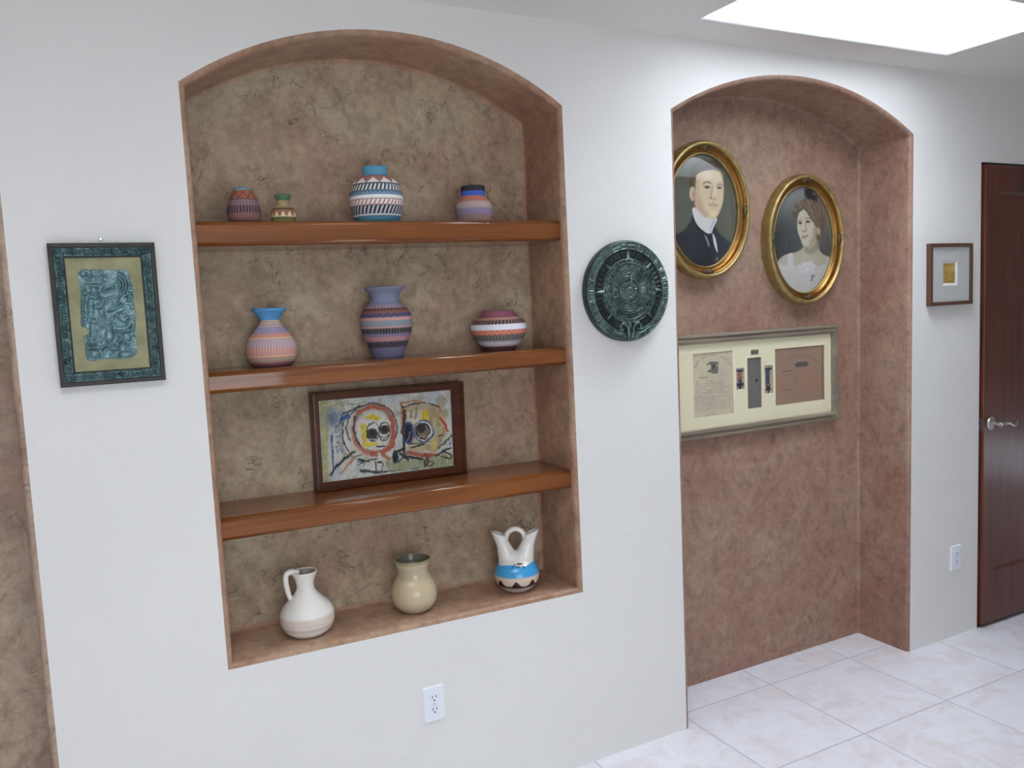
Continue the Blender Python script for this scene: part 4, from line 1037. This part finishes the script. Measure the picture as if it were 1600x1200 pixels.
def draw_ribbon(p):
    x, y = p.x, p.y; p.mix(np.clip((fbm(x/40, y/120, 51)-.45)*2, 0, .5), (112,114,108)); p.mix(np.clip((300-y)/60, 0, 1)*.4, (84,88,84))
    p.ell(372,572,17,20,(28,36,42),8); p.ell(306,520,9,9,(70,76,76),8); p.mottle(8, 8, .08, 2)
def draw_label(p): p.line([(318,185),(386,178)], 40, (92,74,70), 14); p.line([(325,178),(380,174)], 8, (150,132,120), 8)
for nm, key, fn, base, k_, res in (('old_letter', 'paper', draw_paper, (196,186,160), 1.2, (150, 220)), ('brown_certificate', 'brown', draw_brown, (150,124,108), 1.15, (160, 150)), ('name_label', 'label', draw_label, (150,138,126), 1.2, (30, 24)), ('grey_ribbon', 'ribbon', draw_ribbon, (110,108,102), 1.15, (40, 120))):
    x0, x1, z0, z1 = WIN[key]
    oo, ss = ((1070,530), 8.57) if key == 'paper' else ((1140,530), 8.889)
    e_ = .001
    picture(nm, x0-e_, x1+e_, z0-e_, z1+e_, .0185, res[0], res[1], mr, oo, ss, base, fn, PAPER, k_)
def medal(key, kind):
    x0, x1, z0, z1 = WIN[key]; w, h = x1-x0, z1-z0; cx = (x0+x1)/2
    bl = obj('medal_mount', *box(x0-.001, x1+.001, .0185, .0200, z0-.001, z1+.001), plain(key+'_mount', (.50,.46,.38) if kind == 'star' else (.42,.40,.36), .8), mr)
    obj('bar', *box(cx-w*.34, cx+w*.34, .0150, .0184, z1-h*.17, z1-h*.09), plain(key+'_bar', (.09,.08,.10), .4, .6), bl)
    if kind == 'cross':
        obj('ribbon', *box(cx-w*.22, cx+w*.22, .0165, .0184, z0+h*.36, z1-h*.17), plain('red_gold_ribbon', (.34,.14,.07), .7, mottle=.8, scale=90), bl)
        m_ = MB(); c0 = (cx, z0+h*.22); r_ = w*.36
        for a in range(4):
            t = a*PI/2; 
            q = [(.10, -.12), (1.0, -.48), (1.0, .48), (.10, .12)]
            pt = [(c0[0]+r_*(u*math.cos(t)-v_*math.sin(t)), c0[1]+r_*(u*math.sin(t)+v_*math.cos(t))) for u, v_ in q]
            m_.add(([(a_, .0150, b_) for a_, b_ in pt]+[(a_, .0184, b_) for a_, b_ in pt], [(0,1,2,3),(7,6,5,4),(0,4,5,1),(1,5,6,2),(2,6,7,3),(3,7,4,0)]))
        obj('cross_medal', m_.v, m_.f, plain('dark_bronze_cross', (.07,.065,.07), .4, .7), bl)
    else:
        obj('ribbon', *box(cx-w*.30, cx+w*.12, .0165, .0184, z0+h*.30, z1-h*.17), plain('navy_ribbon', (.075,.085,.16), .7, mottle=.4, scale=120), bl)
        obj('ribbon_stripe', *box(cx+w*.13, cx+w*.32, .0165, .0184, z0+h*.26, z1-h*.17), plain('cream_gold_ribbon', (.52,.40,.24), .7), bl)
        pt = []; c0 = (cx-w*.05, z0+h*.17)
        for a in range(10):
            rr_ = w*(.42 if a % 2 == 0 else .17); t = -PI/2+a*PI/5; pt.append((c0[0]+rr_*math.cos(t), c0[1]+rr_*math.sin(t)))
        obj('star_medal', [(a_, .0150, b_) for a_, b_ in pt]+[(a_, .0184, b_) for a_, b_ in pt], [tuple(range(10))]+[(i, i+10, (i+1) % 10+10, (i+1) % 10) for i in range(10)], plain('bronze_star', (.12,.06,.055), .4, .6), bl)
medal('cross', 'cross'); medal('star', 'star')
obj('glass', [(-hw+.038,.0105,-hh+.038),(hw-.038,.0105,-hh+.038),(hw-.038,.0105,hh-.038),(-hw+.038,.0105,hh-.038)], [(0,1,2,3)], GLASS, mr)

# --- small framed print right of the alcove
q_ = [at_y(x, y, -.022) for x, y in ((1455,380.5),(1522,379.5),(1519,474.5),(1454,479))]
sx0, sx1 = (q_[0][0]+q_[3][0])/2, (q_[1][0]+q_[2][0])/2; sz0, sz1 = (q_[2][2]+q_[3][2])/2, (q_[0][2]+q_[1][2])/2
sr = thing('framed_print', ((sx0+sx1)/2, -.022, (sz0+sz1)/2), 'small brown framed gold print on grey mat beside the dark door', 'picture')
hw, hh = (sx1-sx0)/2, (sz1-sz0)/2
obj('frame', *rect_frame(-hw, hw, -hh, hh, [(0, .0215), (0, .002), (.001, 0), (.014, 0), (.0155, .001), (.0165, .012)]), BROWNW, sr)
ix0, ix1, iz0, iz1 = hw*-.31, hw*.27, -hh*.30, hh*.37
obj('mat_board', *MB().add(([( -hw+.015,.008,-hh+.015),(hw-.015,.008,-hh+.015),(hw-.015,.008,hh-.015),(-hw+.015,.008,hh-.015),(ix0-.008,.008,iz0-.008),(ix1+.008,.008,iz0-.008),(ix1+.008,.008,iz1+.008),(ix0-.008,.008,iz1+.008)], [(0,1,5,4),(1,2,6,5),(2,3,7,6),(3,0,4,7)])).__dict__.values(), MAT_GREY, sr)
obj('mat_bevel', *rect_frame(ix0-.008, ix1+.008, iz0-.008, iz1+.008, [(0, .008), (.010, .0135)]), plain('white_mat_bevel', (.85,.83,.78), .8), sr)
def draw_gold(p):
    x, y = p.x, p.y; p.mix(np.clip((fbm(x/40, y/40, 61)-.45)*3, 0, .8), (196,168,96)); p.line([(380,690),(450,640),(530,690)], 16, (140,96,48), 20, .6); p.ell(455,560,50,36,(206,178,106),30,.6)
    p.line([(365,720),(540,720)], 20, (150,104,50), 14, .6); p.mottle(14, 14, .2, 7)
picture('gold_print', ix0, ix1, iz0, iz1, .0138, 50, 70, sr, (1430,350), 8.0, (176,140,70), draw_gold, PAINT, 1.15)
obj('glass', [(-hw+.015,.004,-hh+.015),(hw-.015,.004,-hh+.015),(hw-.015,.004,hh-.015),(-hw+.015,.004,hh-.015)], [(0,1,2,3)], GLASS, sr)

# ------------------------------------------------------------------ framed carved relief (left)
def ca(x, y): return (60+x/4.615, 360+y/4.615)
RY = -.024
q_ = [at_y(*ca(*a), RY) for a in ((60,100),(838,80),(918,1075),(160,1140))]
rx0, rx1 = (q_[0][0]+q_[3][0])/2, (q_[1][0]+q_[2][0])/2; rz0, rz1 = (q_[2][2]+q_[3][2])/2, (q_[0][2]+q_[1][2])/2
rr_ = thing('framed_relief', ((rx0+rx1)/2, RY, (rz0+rz1)/2), 'carved blue-green relief on brass in a dark carved frame, left of the niche', 'wall art')
hw, hh = (rx1-rx0)/2, (rz1-rz0)/2
g_ = [at_y(*ca(*a), RY+.006) for a in ((180,195),(745,180),(810,990),(258,1035))]
b_in = ((g_[1][0]+g_[2][0])-(g_[0][0]+g_[3][0]))/4; h_in = ((g_[0][2]+g_[1][2])-(g_[2][2]+g_[3][2]))/4
bw = hw-b_in; bh = hh-h_in
ow = .011                                             # plain outer wood
obj('outer_frame', *rect_frame(-hw, hw, -hh, hh, [(0, .0235), (0, .002), (.0015, 0), (ow-.001, .0005), (ow, .004)]), BLACKW, rr_)
def glyph_height(s, t, seed):
    """s along border in metres, t 0..1 across; fret and glyph ridges."""
    h = np.maximum(np.exp(-((t-.06)/.05)**2), np.exp(-((t-.94)/.05)**2))*.8
    cell = .0215; ci = np.floor(s/cell); u = s/cell-ci
    for c in np.unique(ci):
        m = ci == c; r2 = random.Random(int(c)*31+seed); d = np.full(m.sum(), 9.0)
        uu, tt_ = u[m], t[m]
        kind = r2.randrange(3)
        if kind == 0: segs = [((.15,.2),(.15,.8)),((.15,.8),(.8,.8)),((.8,.8),(.8,.4)),((.8,.4),(.45,.4)),((.45,.4),(.45,.62))]
        elif kind == 1: segs = [((.1,.25),(.5,.75)),((.5,.75),(.9,.25)),((.3,.2),(.7,.2)),((.2,.8),(.2,.65)),((.8,.8),(.8,.65))]
        else: segs = [((.1,.2),(.9,.2)),((.1,.2),(.1,.55)),((.35,.45),(.9,.45)),((.9,.45),(.9,.8)),((.9,.8),(.3,.8))]
        if r2.random() < .5: segs = [((1-a[0], a[1]), (1-b[0], b[1])) for a, b in segs]
        if r2.random() < .5: segs = [((a[0], 1-a[1]), (b[0], 1-b[1])) for a, b in segs]
        for a, b in segs: d = np.minimum(d, sd_seg(uu, tt_, a, b))
        h[m] = np.maximum(h[m], np.clip(1-(d/.125)**2, 0, 1)*.95)
    return h
cb = MB(); x1_, z1_ = hw-ow, hh-ow; wX, wZ = bw-ow-.001, bh-ow-.001
for side in range(4):
    if side < 2: Ln = 2*x1_; wd_ = wZ
    else: Ln = 2*z1_-2*wZ; wd_ = wX
    ns, nw = int(Ln/.0007), 22
    def fn(u, w, side=side, Ln=Ln, wd_=wd_):
        s = u*Ln; h = .0055-.0050*glyph_height(s, w, side*7)
        if side == 0: return np.stack([-x1_+s, h, z1_-w*wd_], 1)
        if side == 1: return np.stack([-x1_+s, h, -z1_+w*wd_], 1)
        if side == 2: return np.stack([-x1_+w*wd_, h, -z1_+wZ+s], 1)
        return np.stack([x1_-w*wd_, h, -z1_+wZ+s], 1)
    P, f = grid(ns, nw, fn); cb.add((P, f))
obj('carved_border', cb.v, cb.f, PAT_F, rr_, smooth=True)
obj('border_lip', *rect_frame(-b_in-.001, b_in+.001, -h_in-.001, h_in+.001, [(0, .0045), (.001, .002), (.003, .002), (.004, .010)]), PAT_D, rr_)
obj('brass_plate', *box(-b_in, b_in, .009, .022, -h_in, h_in), BRASS, rr_)
# relief slab: height field drawn in enlarged-photo units
def cr_(x, y): return (120+x/7.5, 410+y/7.5)
OUT = [(15,120),(50,92),(90,80),(270,85),(400,90),(540,72),(600,105),(628,190),(645,255),(675,310),(665,440),(685,520),(692,700),(700,960),(708,1020),(700,1075),(660,1110),(580,1132),(350,1130),(180,1160),(125,1142),(98,1060),(100,960),(75,900),(80,862),(130,845),(128,770),(52,748),(42,600),(45,450),(55,360),(30,330),(22,262),(50,240),(5,205)]
qa = [at_y(*cr_(*a), RY+.006)-np.array(rr_.location) for a in ((-10,60),(730,60),(730,1180),(-10,1180))]
ex0, ex1, ez0, ez1 = min(a[0] for a in qa)-.004, max(a[0] for a in qa)+.004, min(a[2] for a in qa)-.003, max(a[2] for a in qa)+.003
P, f = grid(230, 320, lambda u, w: np.stack([ex0+(ex1-ex0)*u, np.zeros_like(u), ez0+(ez1-ez0)*w], 1))
X, Y = project(P+np.array(rr_.location)+np.array([0, .006, 0])); X = (X-120)*7.5; Y = (Y-410)*7.5
sd = sd_poly(X, Y, OUT)
H = np.zeros(len(X))
def bl(cx, cy, rx, ry, h, ang=0):
    global H
    ca_, sa_ = math.cos(ang), math.sin(ang); u = ((X-cx)*ca_+(Y-cy)*sa_)/rx; w = (-(X-cx)*sa_+(Y-cy)*ca_)/ry
    H = np.maximum(H, h*np.sqrt(np.clip(1-u*u-w*w, 0, 1)))
def sk(pts, w, h):
    global H
    pts = smooth_path(pts, 14) if len(pts) > 2 else pts
    d = np.full(X.shape, 1e9)
    for a, b in zip(pts[:-1], pts[1:]): d = np.minimum(d, sd_seg(X, Y, a, b))
    H = np.maximum(H, h*np.sqrt(np.clip(1-(d/w)**2, 0, 1)))
_r = random.Random(12)
for q in range(90): bl(_r.uniform(50,690), _r.uniform(100,1120), _r.uniform(14,34), _r.uniform(12,28), _r.uniform(.35,.65), _r.uniform(0,3))
for q in range(4): sk([(462+(44+34*q)*math.cos(math.radians(a)), 270+(52+40*q)*math.sin(math.radians(a))) for a in (-82, -60, -38, -16, 8, 34)], 15, .85)
bl(70,135,44,38,.9); sk([(60,100),(120,110),(150,160),(110,200)], 16, .7); sk([(150,120),(210,150),(270,140),(300,110)], 18, .8); sk([(270,90),(290,130),(340,140)], 14, .7)
bl(185,205,34,28,.9); bl(325,200,34,30,.9); bl(110,240,30,30,.7); bl(85,310,26,24,.8); sk([(140,240),(230,235),(300,230)], 20, .7)
bl(200,330,46,48,1.0); bl(182,318,12,10,1.15); bl(222,320,12,10,1.15); bl(205,345,10,16,1.2); sk([(180,368),(225,366)], 7, 1.1); sk([(150,300),(160,280),(240,280),(260,300)], 14, 1.0); bl(265,330,22,40,.8)
sk([(310,320),(380,285),(440,250)], 16, .9); sk([(310,345),(370,335),(435,320)], 18, .9); sk([(440,260),(450,320)], 12, .7)
for q in range(9): bl(72+8*math.sin(q*1.4), 395+q*40, 30, 22, .85, .5)
sk([(75,370),(110,360),(135,385),(110,400)], 12, .9)
bl(160,520,46,110,1.05); bl(165,620,40,60,.95); sk([(150,400),(200,410),(235,430)], 18, .9); sk([(215,520),(260,520),(300,470),(320,450)], 26, 1.05); sk([(250,380),(290,430),(300,490)], 14, .85); sk([(320,460),(370,420),(440,405),(490,410)], 15, .85)
bl(145,680,32,34,1.0); bl(200,690,40,30,.95); bl(240,690,20,40,.7); sk([(185,740),(185,830),(175,920)], 38, .95); sk([(215,750),(220,900)], 16, .7); bl(165,890,56,20,1.0); bl(175,940,62,22,.95)
sk([(262,560),(270,700),(265,820),(270,900)], 10, .7); sk([(290,640),(292,780)], 10, .6); sk([(250,800),(300,880)], 14, .65); bl(285,910,28,36,.7)
bl(545,450,58,52,1.0); bl(620,400,40,38,.85); bl(600,420,14,12,1.1); bl(640,390,12,12,1.05); sk([(480,480),(520,420),(580,380),(640,350)], 14, .8); sk([(580,480),(630,490),(650,540)], 20, .75)
sk([(340,600),(400,610),(470,570),(540,540)], 30, 1.0); sk([(380,560),(440,545),(500,520)], 18, .85); bl(360,640,34,24,.8); sk([(330,680),(370,660),(420,690),(410,730)], 14, .8); sk([(310,690),(320,760),(350,740)], 12, .7)
bl(545,650,70,50,.7); sk([(430,770),(500,775),(580,760),(640,690)], 32, 1.05); bl(440,740,28,40,.85); sk([(640,640),(660,720),(650,780)], 26, .8); bl(560,640,26,20,.95)
bl(380,865,62,86,1.05); sk([(350,900),(380,920),(420,900)], 8, 1.15); sk([(460,830),(500,850),(520,900),(480,930)], 18, .85); bl(495,855,16,16,1.0); bl(580,870,60,60,.85); bl(640,830,34,44,.8); sk([(540,920),(600,940),(650,920)], 16, .8)
sk([(290,1010),(330,970),(390,980),(420,1010),(480,1000)], 18, .95); sk([(300,1040),(370,1000),(440,1040),(490,1030)], 12, .8); sk([(500,980),(530,950),(600,980)], 14, .8); bl(560,1075,70,40,.95); bl(660,1045,42,46,.95); bl(660,1045,20,22,1.15); bl(210,1065,60,46,.95); bl(130,1060,36,46,.85); sk([(110,1000),(180,1000),(260,995)], 22, .9); sk([(130,1130),(280,1140),(420,1120),(560,1118)], 16, .7); bl(285,1095,24,28,.7)
H = H+(.16+.25*(H < .2))*(fbm(X/22, Y/22, 71)-.3)+.14*(fbm(X/9, Y/9, 73)-.5)
edge = np.clip(-sd/14, 0, 1); edge = np.sqrt(edge*(2-edge))
P[:, 1] = .0092-(.0025+.0190*np.maximum(H, 0)**1.3)*edge
keep = (sd[f] < 3).any(1)
use = np.unique(f[keep]); mp = -np.ones(len(P), int); mp[use] = np.arange(len(use))
obj('relief_carving', P[use], mp[f[keep]], PAT_B, rr_, smooth=True)
# nail above the relief
nz = at_y(157, 374, -.01)
v, f = lathe([(.0018, 0), (.0018, .016), (.0046, .0165), (.0048, .0185), (.003, .0200)], 16); v, f = cap_top((v, f), [(.003, .0200)]*5, 16)
v = [(a, -c, b) for a, b, c in v]
tag(obj('nail', v, f, STEEL, None, smooth=True, auto=40, loc=(nz[0], .0008, nz[2])), 'small bright nail in the wall just above the carved relief', 'nail')

# ------------------------------------------------------------------ carved round calendar disc
SXc, SZc, SR, STK = 1.780, 1.6365, .171, .030
sd_ = thing('hanging_carved_disc', (SXc, -STK, SZc), 'round dark green carved disc hanging between the niche and the alcove', 'wall art')
pf = [(SR-.004, STK-.0002), (SR, STK-.005), (SR, .006), (SR-.003, .003)]
def disc_rows(pf, n=180):
    v = []; f = []
    for r, y in pf:
        for j in range(n): t = 2*PI*j/n; v.append((r*math.cos(t), y, r*math.sin(t)))
    for i in range(len(pf)-1):
        for j in range(n): f.append((i*n+j, i*n+(j+1) % n, (i+1)*n+(j+1) % n, (i+1)*n+j))
    return v, f
def polar(r0, r1, nr_, na, hf, y0):
    r = np.linspace(r0, r1, nr_); t = np.arange(na)*2*PI/na
    Rr, T = np.meshgrid(r, t, indexing='ij'); Hh = hf(Rr/SR, T)
    P = np.stack([Rr*np.cos(T), y0-Hh, Rr*np.sin(T)], -1).reshape(-1, 3)
    i = np.arange(nr_*na).reshape(nr_, na); j = np.roll(i, -1, 1)
    f = np.stack([i[:-1], i[1:], j[1:], j[:-1]], -1).reshape(-1, 4); return P, f
sst = lambda x: np.clip(x, 0, 1)**2*(3-2*np.clip(x, 0, 1))
def bar_(x, c, w, s=.012): return sst((w-np.abs(x-c))/s+.5)
v, f = disc_rows(pf+[(.30*SR, .008)] if False else pf)
b0 = (len(pf)-1)*180
f.append(tuple(b0+j for j in range(180)))
obj('disc_body', v, f, PAT_D, sd_, smooth=True, auto=40)
def ground(r, t):
    n = fbm(r*np.cos(t)*24+50, r*np.sin(t)*24+50, 5); h = .0008+.0014*n
    for k_ in range(40):
        ph = (t/(2*PI)*40) % 1
    a = (t/(2*PI)*48) % 1
    h = h+.0050*bar_(r, .715, .06)*bar_(a, .5, .33, .1)          # ring of square blocks
    return h
P, f = polar(.56*SR, .815*SR, 44, 600, ground, .0035); obj('block_ring', P, f, PAT_D, sd_, smooth=True)
def rim(r, t):
    a = t-PI/2; ph = (a/(2*PI)*28) % 1; n = fbm(np.cos(t)*r*40+9, np.sin(t)*r*40+9, 8)
    e = sst((r-.80)/.02)*sst((1.0-r)/.03)
    h = e*(.0075-.0042*(1-sst(np.minimum(ph, 1-ph)/.06)))
    u = (r-.80)/.19
    k_ = np.floor(a/(2*PI)*28); rnd = hash2(k_, k_*0+3)
    g = bar_(u, .5, .30, .1)*bar_(ph, .5, .33, .08); g2 = bar_(u, .5, .16, .1)*bar_(ph, .5, .18, .08)
    h = h+e*(-.0026*g+.0030*g2*(rnd > .35)+.0022*bar_(u, .25+.5*rnd, .06, .05)*(rnd < .5))
    return h+.0008*(n-.5)
P, f = polar(.795*SR, .985*SR, 40, 1120, rim, .0045); obj('outer_ring', P, f, PAT_G, sd_, smooth=True)
def inner(r, t):
    n = fbm(np.cos(t)*r*50+9, np.sin(t)*r*50+9, 18); h = .0015+0*r
    for c, w in ((.625, .012), (.555, .014), (.445, .014), (.245, .016)): h = np.maximum(h, .0052*bar_(r, c, w))
    ph = (t/(2*PI)*36) % 1; h = np.maximum(h, .0042*bar_(r, .59, .02)*bar_(ph, .5, .3, .12))
    ph = (t/(2*PI)*20) % 1; k_ = np.floor(t/(2*PI)*20); rn = hash2(k_, k_*0+1)
    u = (r-.46)/.08; h = np.maximum(h, .0045*bar_(u, .5, .42, .1)*bar_(ph, .5, .40, .08)-.0020*bar_(u, .3+.4*rn, .14, .1)*bar_(ph, .35+.3*rn, .16, .08))
    ph4 = ((t+PI/4)/(PI/2)) % 1; h = np.maximum(h, .0048*bar_(r, .345, .075)*bar_(ph4, .5, .30, .05)-.0018*bar_(r, .345, .045)*bar_(ph4, .5, .18, .05)+.0016*bar_(r, .345, .02)*bar_(ph4, .5, .09, .04))
    ph4 = (t/(PI/2)+.5) % 1; h = np.maximum(h, .0042*bar_(r, .34, .05)*bar_(ph4, .5, .14, .05))
    return h*2.3+.0012*(n-.5)
P, f = polar(.20*SR, .645*SR, 110, 760, inner, .0050); obj('glyph_ring', P, f, PAT_G, sd_, smooth=True)
def medal_h(r, t):
    n = fbm(np.cos(t)*r*70+9, np.sin(t)*r*70+9, 28)
    h = .006+.004*np.sqrt(np.clip(1-(r/.215)**2, 0, 1))
    ph = (t/(2*PI)*16) % 1; h = h+.003*bar_(r, .15, .03)*bar_(ph, .5, .28, .15)+.004*sst((.075-r)/.02)
    return h*sst((.218-r)/.015+.2)+.0006*(n-.5)
P, f = polar(.001*SR, .215*SR, 36, 240, medal_h, .0050); obj('centre_boss', P, f, PAT_G, sd_, smooth=True)
def pointer(t, r0, r1, w):
    d = np.array([math.cos(t), math.sin(t)]); e = np.array([-d[1], d[0]]); mb = MB()
    def P3(r, s, y): q = d*r*SR+e*s*SR; return (q[0], y, q[1])
    v = [P3(r0, -w, .002), P3(r0, w, .002), P3(r1, 0, .002), P3(r0, -w, -.004), P3(r0, w, -.004), P3(r1, 0, -.003), P3(r0+.02, 0, -.011)]
    mb.add((v, [(0,3,5,2),(1,2,5,4),(0,1,4,3),(3,4,6),(4,5,6),(5,3,6)]))
    for s in (-1, 1):
        path = smooth_path([P3(r0+.02, s*w*.7, -.004), P3(r0-.01, s*w*1.5, -.0055), P3(r0-.05, s*w*1.2, -.004)], 12); mb.add(tube(path, .0028, 8))
    return mb
for k_ in range(8):
    t = PI/2-k_*PI/4; mb = pointer(t, .60, .80 if k_ % 2 == 0 else .77, .055 if k_ % 2 == 0 else .045)
    obj('pointer', mb.v, mb.f, PAT_G, sd_, smooth=True, auto=30)
mb = MB(); mb.add(pointer(PI/2, .24, .40, .035).__dict__.values() and (pointer(PI/2, .24, .40, .035).v, pointer(PI/2, .24, .40, .035).f))
obj('small_pointer', mb.v, mb.f, PAT_G, sd_, smooth=True, auto=30)
for s in (-1, 1):
    mb = MB()
    def S3(x, z, y): return (s*x*SR, y, z*SR)
    mb.add(tube(smooth_path([S3(.05,-.93,-.003), S3(.06,-.78,-.005), S3(.10,-.68,-.005), S3(.19,-.64,-.005), S3(.25,-.70,-.005), S3(.22,-.77,-.004), S3(.16,-.75,-.003)], 40), np.linspace(.006, .004, 40), 10))
    mb.add(tube(smooth_path([S3(.12,-.93,-.002), S3(.20,-.86,-.004), S3(.32,-.82,-.004), S3(.42,-.76,-.003)], 24), .005, 10))
    for q in range(4): v, f = lathe([(.0045, 0), (.004, .002), (.001, .004)], 12); mb.add(([(a, -c, b) for a, b, c in v], f), S3(.24+.07*q, -.90+.035*q, -.0005))
    obj('scroll', mb.v, mb.f, PAT_G, sd_, smooth=True)

# ------------------------------------------------------------------ outlets
def outlet(x, z, label):
    r = thing('power_outlet', (x, 0, z), label, 'outlet', 'white wall outlets')
    w, h = .035, .057
    obj('cover_plate', *rect_frame(-w, w, -h, h, [(0, 0), (.0, -.0035), (.0022, -.0058), (.004, -.0062)], True), WHITE_PL, r)
    for s in (1, -1):
        c = s*.0195; mb = MB(); n = 28
        pts = []
        for j in range(n):
            t = 2*PI*j/n; a, b = .0165*math.cos(t), .0165*math.sin(t); pts.append((a, max(min(b, .0135), -.0135)))
        mb.add(([(a, -.0062, c+b) for a, b in pts]+[(a*.97, -.0085, c+b*.97) for a, b in pts], [tuple(range(n, 2*n))]+[(j, (j+1) % n, n+(j+1) % n, n+j) for j in range(n)]))
        rc = obj('receptacle', mb.v, mb.f, WHITE_PL, r)
        sm = MB(); sm.add(box(-.0076, -.0052, -.0089, -.0084, c+.000, c+.0085)); sm.add(box(.0052, .0076, -.0089, -.0084, c+.001, c+.0085))
        v, f = lathe([(.0026, 0), (.0026, .0005)], 14); v, f = cap_top((v, f), [(.0026, .0005)]*2, 14); sm.add(([(a, -.0084-q2, b) for a, b, q2 in v], f), (0, 0, c-.0065))
        obj('slots', sm.v, sm.f, SLOT, rc)
    v, f = lathe([(.003, 0), (.0028, .0008), (.0015, .0012)], 16); v, f = cap_top((v, f), [(.0015, .0012)]*3, 16)
    obj('screw', [(a, -.0062-c2, b) for a, b, c2 in v], f, METAL, r, smooth=True)
outlet(1.0047, .3732, 'white wall outlet below the shelved niche')
outlet(3.5657, .3695, 'white wall outlet between the alcove and the dark door')

# ------------------------------------------------------------------ view
sc.view_settings.view_transform = 'Standard'; sc.view_settings.look = 'None'; sc.view_settings.gamma = 1
sc.view_settings.use_curve_mapping = False
sc.view_settings.exposure = 0.16
sc.cycles.max_bounces = 10; sc.cycles.diffuse_bounces = 6; sc.cycles.transparent_max_bounces = 12
sc.cycles.sample_clamp_indirect = 6
